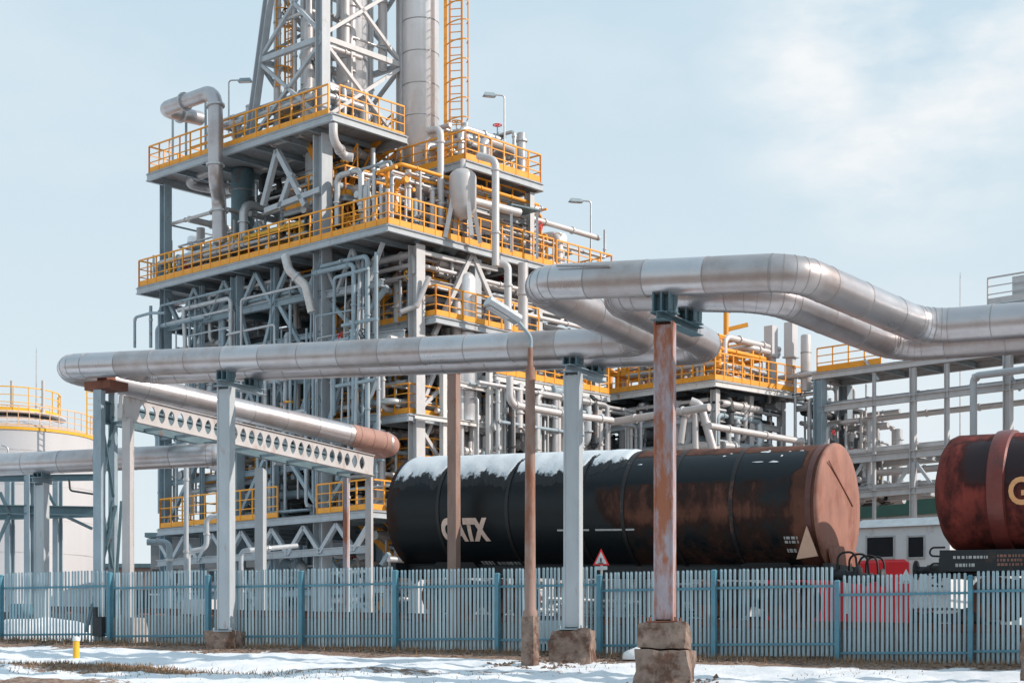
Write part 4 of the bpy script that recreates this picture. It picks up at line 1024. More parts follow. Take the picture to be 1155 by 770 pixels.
# ---- vessels
def vessel(label, c, r, h, name='process_vessel', mat='vessel', n=36, ring=1.2, head=.35, skirt=True, cat='vessel', noz=True):
    c = V(c); root = thing(name, label, cat, c)
    pr = [(r * .98, 0), (r * .98, .35), (r, .36), (r, h - head)] + [(r * math.cos(a), h - head + head * math.sin(a)) for a in [math.pi / 2 * i / 6 for i in range(1, 6)]] + [(.0, h)]
    mb = MB(); mb.lathe(c, pr, n); z = ring
    while z < h - head: mb.lathe(c + Z3 * z, [(r, -.02), (r + .012, -.02), (r + .012, .02), (r, .02)], n, 1, smooth=False); z += ring
    mb.build('shell', [mat, 'clad_seam'], root)
    if noz:
        mb = MB(); q = c + Z3 * (h * .55); d = (SB * .2 - SA).normalized(); mb.tube([q, q + d * (r + .25)], r * .22, 14); mb.tube([q + d * (r + .2), q + d * (r + .26)], r * .34, 14); mb.build('nozzle', 'galv', root)
    return root
cD = 66.
tower = P(474.5, 190, 66.2); vessel('tallest bright clad column tower with the orange caged ladder beside it', (tower.x, tower.y, ZU2 + .01), 20.5 * 66.2 / F, 16, 'column_tower', ring=1.25, cat='column')
q = (tower - V((0, 0, tower.z))) + V((.0, 0, ZU2)); ld0 = P(501, 190, 65.6); lsd = V((.97, -.2, 0)).normalized()
ladder('orange caged ladder climbing the tallest bright column', (ld0.x + .45, ld0.y, ZU2 + .02), (ld0.x + .45, ld0.y, 35), V((.35, -.9, 0)).normalized(), lsd, r=.4)
mb = MB(); mb.bar((ld0.x + .05, ld0.y, ZU2), (ld0.x + .05, ld0.y, 35.), .13); tag(mb.build('ladder_post', 'orange', loc=(ld0.x, ld0.y, ZU2)), 'straight orange post between the tallest bright column and its ladder', 'post')
c = P(397, 120, 66); vessel('bright column inside the lattice tower behind the crossed braces', (c.x, c.y, ZU1 + .02), 17.5 * 66 / F, 13.5, 'column_tower', ring=1.6, cat='column')
c = P(352, 120, 67); vessel('narrower bright column just behind the corner leg of the lattice tower', (c.x, c.y, ZU1 + .02), 10 * 67 / F, 13, 'column_tower', ring=1.7, cat='column')
lc = SL(326, 140, 1.6); ladder('red-orange caged ladder inside the lattice tower', (lc.x, lc.y, ZU1 + .02), (lc.x, lc.y, 34), -SB, SA, mat='orange', r=.34)
# small vessel with flared legs on the middle deck
c = P(522, 262, 62.5); c.z = ZMID
vs_ = thing('domed_vessel', 'small white domed vessel on splayed legs on the middle deck', 'vessel', c)
r_ = 15.5 * 62.5 / F
mb = MB(); mb.lathe(c + Z3 * 1.05, [(.12, -.25), (r_ * .6, -.15), (r_, .1), (r_, 1.25)] + [(r_ * math.cos(a), 1.25 + .35 * math.sin(a)) for a in [math.pi / 2 * i / 6 for i in range(1, 6)]] + [(.1, 1.6), (.1, 1.95), (0, 1.96)], 30); mb.build('shell', 'pipe_w', vs_)
for k in range(4):
    a = .5 + k * math.pi / 2; d = V((math.cos(a), math.sin(a), 0)); mb = MB(); mb.bar(c + d * (r_ + .22), c + d * (r_ * .8) + Z3 * 1.5, .16); mb.build('leg', 'pipe_w', vs_)
# boxed ducts and dark columns behind the left part of the middle deck
for px, D, w_, h_, mat, lab in ((222, 74, .42, 3.1, 'vessel', 'slim pale standpipe at the far end of the middle deck'), (235, 73.5, .5, 2.6, 'pipe', 'short thick standpipe beside the slim pale one'), (274, 69, .48, 4.6, 'steel_dk', 'dark teal vertical vessel under the upper deck'), (360, 66.5, .55, 4.5, 'vessel', 'grey column vessel behind the corner leg under the upper deck')):
    c = P(px, 270, D); vessel(lab, (c.x, c.y, ZMID + .02), w_, h_, 'process_vessel', mat, ring=.9, head=.2, noz=False)
c = P(233, 388, 70.5); vessel('broad pale vessel standing under the far end of the middle deck', (c.x, c.y, 10.72), .62, 5.0, ring=.8)
c = P(526, 372, 63.5); vessel('upright pale vessel on the sunlit side below the middle deck', (c.x, c.y, 10.72), .36, 5.6, ring=1.1)
c = P(318, 372, 67); hd = thing('horizontal_drum', 'large added horizontal drum, coloured dark for the shade under the middle deck', 'drum', c)
mb = MB(); mb.lathe(S(*st_of(c), 13.6), [(.0, -2.6), (.7, -2.5), (1.05, -2.2), (1.1, -2), (1.1, 2), (1.05, 2.2), (.7, 2.5), (0, 2.6)], 28, 0, SB, Z3, SA); mb.build('shell', 'dark', hd)  # added drum; its dark colour stands for the shade below the deck
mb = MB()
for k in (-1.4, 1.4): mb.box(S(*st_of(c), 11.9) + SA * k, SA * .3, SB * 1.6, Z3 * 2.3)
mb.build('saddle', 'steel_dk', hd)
# ---- visible process pipes
def wpipe(label, pts, r, mat='pipe', rad=None, name='process_pipe', flange=True, group='process pipes of the plant'):
    pts = [V(p) for p in pts]
    root = thing(name, label, 'pipe', pts[0], group)
    path = fillet(pts, rad or r * 2.6, 6); mb = MB(); mb.tube(path, r, 14)
    if flange:
        for p, t in walk(path, 2.3): mb.tube([p - t * .04, p + t * .04], r * 1.28, 14, True, 1, False)
    mb.build('pipe_run', [mat, 'galv' if mat != 'pipe_w' else 'pipe_w'], root)
    return root
wpipe('thick pale pipe arching over the far end of the upper deck', [SL(226, 134, 1.6), SL(183, 124, -.5), SL(243, 102.5, -.5), SL(243, 203, -.5), SL(247, 222, .5), SL(248, 275, .5)], .29, 'clad', .6)
mb = MB(); 
for px in (195, 210, 232): a = P(px, 125 - (px - 183) * .33, 70.8 - (px - 183) * .03); mb.bar((a.x, a.y, ZU1), a, .09)
tag(mb.build('pipe_stand', 'steel_bl', loc=P(210, 180, 70.5)), 'thin stand propping the arching pipe above the upper deck', 'pipe stand')
wpipe('looped grey pipe hanging under the far end of the upper deck', [P(246, 190, 69.5), P(204, 206, 70), P(236, 213, 71), P(262, 214, 70)], .19, 'pipe')
wpipe('white riser on the sunlit side beside the splayed-leg vessel', [P(540, 176, 62.5), P(559, 181, 62), P(559, 300, 62)], .14, 'pipe_w')
wpipe('white riser with bent top by the foot of the tallest column', [P(484, 148, 63.2), P(497, 145, 62.6), P(497, 255, 62.6)], .13, 'pipe_w')
wpipe('pale crossing pipe between the splayed-leg vessel and the riser', [P(530, 226, 63), P(553, 232, 63.6), P(586, 240, 64.5)], .16, 'pipe_w')
wpipe('short white downpipe left of the tall front lamp arm', [P(560, 297, 62.3), P(573, 298, 62.2), P(573, 372, 62.2)], .14, 'pipe_w')
wpipe('grey standpipe under the end of the upper silvery pipeline', [P(590, 297, 63), P(590, 372, 63)], .19, 'pipe_w')
wpipe('white pipe turning from upright to level below the long pipeline', [P(575, 425, 60), P(575, 456, 60), P(637, 467, 62), P(690, 474, 64)], .13, 'pipe_w')
wpipe('thick pale pipe bending down beneath the middle deck corner', [P(322, 290, 63.5), P(326, 305, 63), P(345, 322, 63), P(352, 352, 63)], .17, 'clad_pale')
wpipe('slim pipe framing the end column below the middle deck', [P(152, 392, 70), P(152, 358, 70), P(170, 353, 69.5), P(186, 353, 69)], .06, 'steel_bl')
wpipe('slim vertical pipe beside the end column below the middle deck', [P(170, 392, 70), P(170, 345, 70)], .07, 'steel_bl')
wpipe('long sloping pale pipe on the lit face between the columns', [P(484, 312, 61.5), P(470, 345, 61.5), P(452, 352, 61.5)], .1, 'pipe_w')
wpipe('bent vent pipe rising at the corner leg below the upper deck', [P(376, 140, 61), P(376, 158, 61), P(388, 176, 62), P(398, 178, 62)], .16, 'pipe_w')
# ---- lamps on the decks
lamp('lamp post on the upper right railing, its head against the sky', P(569, 200, 65.5), zat(108, 65.5), (-.35, -.1, 0), .5, .04)
lamp('lamp post standing behind the silvery pipeline on the middle deck', P(666.5, 300, 70.), zat(227, 70), (-.35, -.1, 0), .6, .045)
lamp('low bracket lamp at the far end of the topmost deck', P(258, 150, 69), zat(91, 69), (.4, -.05, 0), .6, .04)

p_a0z = SR(560, 421, -.5).z - .5
# ---- tangled pipework: one welded manifold per bay, with valves
def manifold(label, s0, s1, t0, t1, z0, z1, n, seed, mats=('pipe', 'pipe_w', 'steel_bl', 'pipe', 'galv'), rmin=.04, rmax=.14, valves=4):
    n = int(n * 2.1)
    rg = random.Random(seed); root = thing('pipe_manifold', label, 'pipework', S((s0 + s1) / 2, (t0 + t1) / 2, z0), 'pipework tangles in the plant')
    for i in range(n):
        r = rg.uniform(rmin, rmax) if rg.random() < .8 else rmax * 1.3
        p = [rg.uniform(s0, s1), rg.uniform(t0, t1), rg.uniform(z0, z1)]
        ax = rg.choice((0, 1, 2, 2)); pts = [S(*p)]; lim = ((s0, s1), (t0, t1), (z0, z1))
        for k in range(rg.choice((1, 2, 3, 3))):
            lo, hi = lim[ax]; q = rg.uniform(lo, hi)
            if abs(q - p[ax]) < .35 * (hi - lo): q = lo if p[ax] > (lo + hi) / 2 else hi
            p[ax] = q; pts.append(S(*p)); ax = rg.choice([a for a in (0, 1, 2) if a != ax])
        pts = [pts[0]] + [b_ for a, b_ in zip(pts, pts[1:]) if (b_ - a).length > .3]
        if len(pts) < 2: continue
        path = fillet(pts, r * 2.4, 5); mb = MB(); mb.tube(path, r, 10)
        for w_, t in walk(path, 1.7): mb.tube([w_ - t * .03, w_ + t * .03], r * 1.35, 10, True, 0, False)
        mb.build('pipe_run', rg.choice(mats), root)
        if valves > 0 and rg.random() < .6:
            valves -= 1; w_, t = walk(path, 10 ** -3 + sum((b_ - a).length for a, b_ in zip(path, path[1:])) * .8)[0]
            mb = MB(); mb.lathe(w_, [(r * 1.1, -r * 2.4), (r * 1.9, -r * 2.2), (r * 1.9, -r * 1.7), (r * 1.4, -r), (r * 1.4, r), (r * 1.9, r * 1.7), (r * 1.9, r * 2.2), (r * 1.1, r * 2.4)], 12, 0, *(lambda x: (x, t.cross(x)))(t.orthogonal().normalized()), t)
            up = Z3 if abs(t.z) < .9 else SA * -1
            mb.bar(w_, w_ + up * (r * 2 + .28), .05); vb = mb.build('valve', rg.choice(('dark', 'galv', 'steel_bl')), root)
            c_ = w_ + up * (r * 2 + .28); xx = up.orthogonal().normalized(); yy = up.cross(xx); mb = MB()
            mb.tube([c_ + (xx * math.cos(a) + yy * math.sin(a)) * .17 for a in [2 * math.pi * k / 14 for k in range(15)]], .022, 6, False)
            mb.bar(c_ - xx * .17, c_ + xx * .17, .025); mb.bar(c_ - yy * .17, c_ + yy * .17, .025); mb.build('handwheel', rg.choice(('red', 'dark', 'yellow')), vb)
    return root
sd_ = 100
bays = [('first bay from the storage tank', cs_[2], cs_[0]), ('middle bay of the long face', cs_[4] + .4, cs_[2]), ('corner bay by the stairs', .9, cs_[4])]
levels = [('at ground level', GZ + .2, 5.4, 12), ('on the lowest railed deck', ZLOW + .2, 10.3, 13), ('between the two truss levels', 10.9, 13.6, 11), ('just under the middle deck', 13.2, 16.6, 9), ('on the middle deck', ZMID + .1, ZMID + 2.6, 10)]
for ln, z0, z1, n in levels:
    for bn_, s0, s1_ in bays:
        sd_ += 1
        manifold('tangled grey pipework %s, %s' % (ln, bn_), s0, s1_, .9, 5.5, z0, z1, n, sd_)
for ln, z0, z1, n in (('at ground level', GZ + .2, 6.5, 10), ('behind the slim white posts', 7.2, 10.4, 13), ('below the A-shaped brace', 10.8, 15.2, 12), ('on the middle deck beside the canopy', ZMID + .1, ZMID + 2.2, 6)):
    sd_ += 1; manifold('sunlit pipework %s on the short face' % ln, .3, 3.6, tc + .8, tEnd - .2, z0, z1, int(n * 1.4), sd_, ('pipe_w', 'pipe_w', 'pipe', 'clad_pale'))
manifold('small pipes and valves crowding the upper deck railing near the lamp', .5, 4.5, t2 + .6, t3 - .5, ZU2 + .1, ZU2 + 1.9, 12, 55, ('pipe_w', 'pipe', 'yellow', 'galv'))
manifold('small pipes and valves around the tower foot on the topmost deck', r_s + .2, s_f + 3, .6, 3.4, ZU1 + .1, ZU1 + 1.7, 12, 56, ('pipe_w', 'pipe', 'galv'))
manifold('dark pipes hung under the topmost deck', s1 + .5, s2_ - 3, 1.6, 3.6, ZU1 - 1.7, ZU1 - .6, 7, 57, ('pipe', 'dark', 'steel_dk', 'galv'))
manifold('pipe bundles hung close under the middle deck along its long face', cs_[4], cs_[0], .9, 5, ZMID - 1.5, ZMID - .5, 22, 58, ('pipe', 'steel_bl', 'galv', 'pipe_w'), rmax=.1)
manifold('pipe bundles hung close under the middle deck along its short face', .6, 4, tc, tEnd - .5, ZMID - 1.4, ZMID - .5, 14, 59, ('pipe_w', 'pipe', 'galv'), rmax=.1)
manifold('slim pipes and instruments standing behind the middle deck railing, long face', 5, 14.6, .4, 1.6, ZMID + .05, ZMID + 1.3, 20, 60, ('pipe', 'dark', 'galv', 'yellow', 'dark'), rmax=.09, valves=8)
manifold('slim pipes and instruments standing behind the middle deck railing, short face', .4, 1.6, .8, 9, ZMID + .05, ZMID + 2.4, 22, 61, ('pipe_w', 'pipe', 'galv', 'orange'), rmax=.09, valves=8)
manifold('bright pipework standing out before the short face below the middle deck', -.7, .2, tc + 2, tEnd + 1, 6.5, p_a0z, 22, 64, ('pipe_w', 'pipe', 'steel_bl', 'pipe', 'galv', 'dark'), rmax=.10, valves=8)
manifold('bright pipework standing out before the short face near the ground', -.7, .2, tc + 1, tEnd + 1, 2.6, 7.5, 14, 65, ('pipe_w', 'pipe', 'galv', 'steel_bl'), rmax=.10)
manifold('pipes climbing between the middle deck and the tallest column', 1.5, 6, t2 + .3, t3, ZMID + .1, ZU2 - .5, 16, 62, ('pipe_w', 'pipe', 'galv', 'dark'))
manifold('pipes climbing inside the lattice tower behind its braces', r_s + .5, s_f - .8, 1., rr_t - .3, ZU1 + .1, 30, 12, 63, ('pipe_w', 'pipe', 'clad_pale'), rmax=.14)
for k, (bn_, s0, s1_) in enumerate(bays):
    manifold('slim pipes fixed to the outer face of the structure, ' + bn_, s0, s1_, .15, .55, 7.4, 16.4, 8, 200 + k, ('steel', 'steel_bl', 'pipe', 'steel_bl'), rmin=.03, rmax=.07, valves=4)
# added dark blocks; the interior's shade is put into their colour
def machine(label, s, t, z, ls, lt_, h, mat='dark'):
    root = thing('filler_machine', label, 'machine', S(s, t, z)); mb = MB()
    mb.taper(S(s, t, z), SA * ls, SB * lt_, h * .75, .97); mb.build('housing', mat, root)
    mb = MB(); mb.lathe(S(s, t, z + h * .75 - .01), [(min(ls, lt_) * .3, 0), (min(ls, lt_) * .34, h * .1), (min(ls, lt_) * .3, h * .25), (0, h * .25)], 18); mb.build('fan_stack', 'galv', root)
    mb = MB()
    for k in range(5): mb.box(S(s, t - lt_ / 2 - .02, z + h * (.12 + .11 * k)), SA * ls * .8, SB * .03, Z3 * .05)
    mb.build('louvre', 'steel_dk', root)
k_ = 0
for s, t, z, ls, lt_, h, lab in ((10.8, 5.5, ZLOW, 3.6, 3, 3.0, 'added dark machine block filling the shade on the lowest railed deck, first bay'), (6.2, 6.2, ZLOW, 3.2, 2.4, 3.1, 'added dark machine block filling the shade on the lowest railed deck, middle bay'), (10.9, 5.8, 2.2, 3.8, 3, 3.2, 'added dark machine block filling the shade at ground level, first bay'), (6.0, 5.8, 2.2, 4.2, 3, 3.3, 'added dark machine block filling the shade at ground level, middle bay'),
                                 (2.4, 7.0, 10.75, 3.2, 1.6, 3., 'added dark machine block filling the shade behind the stairs, second level'), (7.2, 6.4, 10.75, 3.6, 2.6, 4.6, 'added dark machine block filling the shade below the middle deck, centre bay'), (11, 6.4, 10.75, 2.4, 2.2, 4.2, 'added dark machine block filling the shade below the middle deck, end bay'), (6.3, 4.5, ZMID + .02, 2.2, 1.6, 1.8, 'added dark low machine filling the shade behind the middle deck railing'), (2.6, 9.0, 2.2, 3, 5, 4, 'added dark machine block filling the shade behind the black wagon')):
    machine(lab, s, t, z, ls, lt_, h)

# ================================================================== second structure: the railed service deck in the middle
ZP = 13.05
p_a, p_b, p_c, p_d = SR(560, 421, -.5), SR(687, 443, -.5), P(807, 427.5, 68.), P(906, 444, 71.6)
ZA_ = p_a.z
for p in (p_c, p_d): p.z = ZP
p_b.z = ZA_
sv = thing('service_deck', 'long service deck with orange railing crossing behind the pipelines', 'steel structure', (p_b.x, p_b.y, GZ))
d1 = deck(sv, [p_a, p_b, p_b + SA * 1.7 , p_a + SA * 1.7], rim='white'); railing(d1, [p_a, p_b - SB * .05], toe=.22, step=.55)
d2 = deck(sv, [p_c, p_c + SA * 9, p_d + SA * 9 + SB * .2, p_d], rim='white'); railing(d2, [p_c + SA * 8.9 - SB * .02, p_c + SB * .06 + SA * .06, p_d + SA * .06], toe=.2, step=.55)
railing(d2, [p_c + SB * 2.4 + SA * 5, p_c + SB * 2.4 + SA * .8, p_c + SB * 5 + SA * .8], toe=.2)
for (s_, t_) in ((.3, .4), (3, .4), (6, .4), (.3, 2.8), (.3, 5.2), (3, 5), (6, 5)):
    q = p_c + SA * s_ + SB * t_; mb = MB(); mb.ib((q.x, q.y, GZ), (q.x, q.y, ZP - .34), .28, .28, SB); mb.build('column', 'steel_lt' if s_ < 1 else 'steel', sv)
for f in (.05, .5, .95):
    q = p_a.lerp(p_b, f) + SA * .3; mb = MB(); mb.ib((q.x, q.y, GZ), (q.x, q.y, ZA_ - .34), .24, .24, SB); mb.build('column', 'steel_lt', sv)
for z in (ZP - 1.5, ZP - 3.6, ZP - 6):
    beam(V((p_c.x, p_c.y, z)) + SA * .3, V((p_c.x, p_c.y, z)) + SA * 8, .18, .24, 'steel', parent=sv); beam(V((p_c.x, p_c.y, z)) + SB * .4 + SA * .3, V((p_c.x, p_c.y, z)) + SB * 5.2 + SA * .3, .18, .24, 'steel_lt', parent=sv)
    beam(V((p_a.x, p_a.y, z)) + SA * .3, V((p_b.x, p_b.y, z)) + SA * .3, .18, .24, 'white', parent=sv)
sC, tC = st_of(p_c); sA_, tA_ = st_of(p_a)
for lab, a in (('pale tangled pipework under the service deck corner', (sC + .2, sC + 8, tC + .4, tC + 5, ZP - 2.6, ZP - .5, 34, 71)), ('dense pipework just above the rusty wagon top', (sC + .2, sC + 8, tC + .3, tC + 5, ZP - 5.4, ZP - 2.4, 36, 72)), ('low shaded pipework behind the wagons', (sC + .2, sC + 8, tC + .5, tC + 6, GZ + .2, ZP - 5.5, 18, 73)), ('orange and white small-bore pipes on the service deck', (sC + .3, sC + 7.5, tC + .6, tC + 5, ZP + .1, ZP + 1.9, 40, 74)),
               ('pipework under the straight run of the service deck', (sA_ - .2, sA_ + 3, tA_, tA_ + 6.4, ZP - 4.5, ZP - .8, 30, 75)), ('pipework behind the snowy wagon top', (sA_ - .2, sA_ + 4, tA_ - 1, tA_ + 6.4, ZP - 8, ZP - 4, 18, 76)), ('small pipes behind the railing of the straight service deck', (sA_ + .4, sA_ + 3, tA_, tA_ + 6.4, ZP + .1, ZP + 1.3, 12, 77))):
    manifold(lab, *a, mats=('pipe_w', 'pipe', 'steel_bl', 'pipe', 'galv', 'dark', 'steel') if a[-1] != 74 else ('orange', 'pipe_w', 'orange', 'galv'), rmin=.035, rmax=.11 if a[-1] in (74, 77) else .16, valves=6)
wpipe('long thick pale pipe rising toward the service deck corner', [P(690, 476, 68), P(741, 467, 66.6), P(800, 459, 65)], .15, 'pipe_w')
wpipe('white sloping pipe running down above the rusty wagon top', [P(800, 480, 64), P(868, 493, 66.5), P(905, 498, 68)], .13, 'pipe_w')
wpipe('white pipe dropping steeply from the service deck', [P(779, 452, 66), P(790, 456, 66), P(806, 512, 66)], .16, 'pipe_w')
wpipe('white bent pipe beside the steep one', [P(768, 500, 66), P(772, 470, 66), P(784, 462, 66), P(785, 520, 66)], .13, 'pipe_w')
for i, (px, w_, y0, y1, lab) in enumerate(((869.5, 15, 368, 428, 'pale boxy stack on the service deck, lower of the pair'), (892, 15, 364, 428, 'pale boxy stack on the service deck, taller of the pair'))):
    c = P(px, y1, 71.5); rt = thing('vent_stack', lab, 'stack', (c.x, c.y, ZP))
    w = w_ * 71.5 / F / 1.35; zt, zm = zat(y0, 71.5), zat(402, 71.5); mb = MB(); mb.box((c.x, c.y, (zt + zm) / 2), SA * w, SB * w, Z3 * (zt - zm)); mb.build('casing', 'tankwhite', rt)
    mb = MB(); mb.box((c.x, c.y, (zm + ZP) / 2 - .01), SA * w * .75, SB * w * .75, Z3 * (zm - ZP - .03)); mb.build('duct', 'pipe_w', rt)
    mb = MB(); mb.box((c.x, c.y, zm - .04), SA * w * 1.25, SB * w * 1.25, Z3 * .06); mb.build('collar', 'galv', rt)
c = P(909, 420, 71); vessel('slim pale pipe column at the end of the service deck', (c.x, c.y, ZP), .22, 2.4, 'process_vessel', 'pipe_w', ring=.8, head=.1, noz=False)
c = P(819, 430, 70); dv = thing('davit_crane', 'orange davit crane post standing on the service deck', 'davit', (c.x, c.y, ZP))
mb = MB(); mb.tube([(c.x, c.y, ZP), (c.x, c.y, zat(345, 70))], .11, 10); mb.build('mast', 'orange', dv); mb = MB(); mb.bar((c.x, c.y, zat(372, 70)), V((c.x, c.y, zat(366, 70))) + V((.9, 0, 0)), .12, .16); mb.build('jib', 'orange', dv)

# ================================================================== pipe rack at the right
rk0, rk1 = P(925, 0, 70), None
def RK(l, q, z):     # l metres toward the viewer's right along -SA, q metres back
    p = V((rk0.x, rk0.y, z)) - SA * l + SB * q; return p
def rl_(px, q=0.):
    p = onp(px, 0, RK(0, q, 0), SA); return (V((p.x, p.y, 0)) - RK(0, q, 0)).dot(-SA)
def rz(px, py, q=0.): return onp(px, py, RK(0, q, 0), SA).z
rack = thing('pipe_rack', 'open steel pipe rack with slim posts between the two wagons', 'pipe rack', RK(6, 1.5, GZ))
zr1, zr2, zr3, zr4 = rz(1030, 405), rz(1030, 449), rz(1030, 512), rz(1030, 553)
lend = rl_(1250)
dk = deck(rack, [RK(-.4, 0, zr1), RK(lend, 0, zr1), RK(lend, 2.2, zr1), RK(-.4, 2.2, zr1)], th=.24, rim='steel_lt')
railing(dk, [RK(-.2, .1, zr1 - .0), RK(rl_(992), .1, zr1 - .0)], toe=.24, h=1.0)
for px, w in ((925, .42), (986, .12), (1030, .22), (1068, .16), (1137, .3), (1200, .3)):
    for q in (0, 2.0):
        if px not in (925, 1200) and q: continue
        l = rl_(px); mb = MB(); a, b_ = RK(l, q, GZ), RK(l, q, zr1 - .34); mb.ib(a, b_, w, w, SB); mb.build('column', 'steel_bl' if px == 925 else 'steel_lt', rack)
for z, w, h in ((zr2, .2, .26), (zr3, .22, .3), (zr4, .2, .26)):
    for q in ((0,) if z == zr2 else (0, 2.0)): beam(RK(0, q, z), RK(lend, q, z), w, h, 'steel_lt', parent=rack)
    for l in (() if z == zr2 else (rl_(925), rl_(1030), rl_(1137))): beam(RK(l, .1, z), RK(l, 1.9, z), .18, .24, 'steel', parent=rack)
for a0_, b0_, w_ in (((1012, 545), (1030, 518), .12), ((1030, 518), (1050, 545), .12), ((975, 405), (990, 428), .1), ((1137, 420), (1150, 440), .1), ((1137, 545), (1155, 518), .12), ((958, 545), (975, 518), .1)):
    mb = MB(); mb.bar(RK(rl_(a0_[0]), .05, rz(*a0_)), RK(rl_(b0_[0]), .05, rz(*b0_)), w_); mb.build('brace', 'steel', rack)
for i, (z, q, r, mat, lab) in enumerate(((zr2 + .22, .5, .13, 'pipe', 'front upper pipe on the rack'), (zr2 - .45, 1.2, .12, 'pipe_w', 'second pipe hung lower behind the front upper pipe of the rack'), (zr2 + .3, 1.3, .16, 'clad_pale', 'rear upper pipe on the rack, slightly thicker'), (zr3 + .35, .5, .16, 'pipe_w', 'pale pipe on the third rack level, near side'), (zr3 + .35, 1.6, .2, 'clad_pale', 'thicker pale pipe on the third rack level, middle'), (zr3 - .5, 1.0, .14, 'pipe_w', 'pale pipe slung beneath the third rack level'), (zr4 + .3, .6, .14, 'pipe', 'lowest grey pipe on the rack, near side'), (zr4 + .32, 1.5, .16, 'pipe_w', 'lowest pale pipe on the rack, far side'))):
    wpipe(lab, [RK(-1.5, q, z), RK(lend, q, z)], r, mat, group='pipes lying on the pipe rack')
manifold('pipe bends and valves at the end frame of the pipe rack', *(lambda a: (a[0] - 2.2, a[0] - .2, a[1] + .2, a[1] + 3))(st_of(RK(0, 0, 0))), zr4, zr2, 12, 91, ('pipe_w', 'pipe', 'dark', 'galv'))
manifold('pipe bends below the end of the service deck by the rack', *(lambda a: (a[0] + .2, a[0] + 3, a[1] + .2, a[1] + 4))(st_of(RK(0, 0, 0))), zr4, zr1, 16, 92, ('pipe_w', 'pipe', 'dark', 'galv'))
l0 = rl_(1098, -1.); wpipe('grey goalpost-shaped pipe frame at the far right', [RK(l0, -1., GZ), RK(l0, -1., rz(1098, 424, -1.)), RK(l0 + 6, -1., rz(1098, 424, -1.))], .14, 'steel', .25, group='pipes lying on the pipe rack')
gs = thing('green_shed', 'low green metal shed seen under the pipe rack', 'shed', P(1010, 640, 85))
c = P(1012, 640, 85); mb = MB(); zw = zat(588, 85); mb.box((c.x, c.y, (zw + GZ) / 2), SA * 16, SB * 6, Z3 * (zw - GZ)); mb.build('wall', 'locowhite', gs)
mb = MB(); mb.box((c.x, c.y, zw + .35), SA * 16.4, SB * 6.4, Z3 * .72); mb.build('fascia', 'green', gs)
for k in range(-2, 3): mb = MB(); mb.box(V((c.x, c.y, zat(614, 85))) + SA * (k * 3) - SB * 3.02, SA * 1.6, SB * .06, Z3 * 1.2); mb.build('window', 'glass', gs)
# upper platform at the far right edge
up = P(1112, 345, 60); zq = zat(344, 60)
upr = thing('high_platform', 'high grey railed platform at the far right behind the pipeline', 'platform', (up.x, up.y, zq))
d3 = deck(upr, [V((up.x, up.y, zq)), V((up.x, up.y, zq)) - SA * 8, V((up.x, up.y, zq)) - SA * 8 + SB * 3, V((up.x, up.y, zq)) + SB * 3], th=.2)
railing(d3, [V((up.x, up.y, zq)) - SA * .05 + SB * .05, V((up.x, up.y, zq)) - SA * 8 + SB * .05], mat='steel_lt', h=.95, step=1.6)
mb = MB(); a = V((up.x, up.y, zq)) - SA * .9 + SB * .35; mb.box(a - SA * 2 + Z3 * .55, -SA * 4, SB * .3, Z3 * .7); mb.build('screen', 'galv', d3)
for k in (1.2, 6.8):
    q = V((up.x, up.y, 0)) - SA * k + SB * 1.5; mb = MB(); mb.ib((q.x, q.y, GZ), (q.x, q.y, zq - .27), .3, .3, SB); mb.build('column', 'steel', upr)
for px, D, y, lab in ((1083, 75, 314, 'thin lightning mast above the pipeline at the right'), (41, 92, 398, 'thin lightning mast on the storage tank roof')):
    c = P(px, y, D); gz = GZ if px > 500 else zat(466, D); o = MB(); o.tube([(c.x, c.y, gz), (c.x, c.y, c.z)], [.05, .02], 6)
    rt = thing('lightning_mast', lab, 'mast', (c.x, c.y, gz)); o.build('rod', 'galv', rt); o = MB(); o.tube([(c.x, c.y, c.z - .02), (c.x, c.y, c.z + .3)], [.015, .004], 6); o.build('tip', 'steel_dk', rt)

# ================================================================== storage tank at the left
tcx = P(10, 0, 88); TR = 96 * 88 / F; tz = zat(493, 88)
stt = thing('storage_tank', 'big pale storage tank with a low roof and orange rim railing', 'storage tank', (tcx.x, tcx.y, GZ))
mb = MB(); tc3 = V((tcx.x, tcx.y, GZ)); H = tz - GZ
mb.lathe(tc3, [(TR, -.2), (TR, H)], 96, smooth=True); sh = mb.build('shell', 'tankwhite', stt)
mb = MB(); z = 1.6
while z < H - .5: mb.lathe(tc3 + Z3 * z, [(TR, -.02), (TR + .012, -.02), (TR + .012, .02), (TR, .02)], 96, smooth=False); z += 1.7
mb.build('weld_band', 'clad_pale', sh)
mb = MB(); mb.lathe(tc3 + Z3 * H, [(TR + .02, 0), (TR * .8, .42), (TR * .5, .85), (TR * .25, 1.1), (0, 1.2)], 96); mb.build('roof', 'tankwhite', stt)
mb = MB(); mb.lathe(tc3 + Z3 * (H - .22), [(TR, .06), (TR + .05, .06), (TR + .05, .2), (TR, .2)], 96, smooth=False); mb.build('rim_band', 'yellow', stt)
arc = lambda r, a0, a1, n, z: [tc3 + V((r * math.cos(a0 + (a1 - a0) * i / n), r * math.sin(a0 + (a1 - a0) * i / n), z)) for i in range(n + 1)]
railing(stt, arc(TR - .1, -2.9, .3, 26, H + .05), h=1.0, toe=.06, pw=.035, mat='palerail')
o = railing(stt, arc(2.6, -3.0, .6, 12, H + 1.0), h=1.25, toe=.2, pw=.04, mat='yellow'); 
mb = MB(); mb.lathe(tc3 + Z3 * (H + .95), [(2.9, 0), (2.9, .06), (0, .07)], 40); mb.build('roof_platform', 'tankwhite', stt)
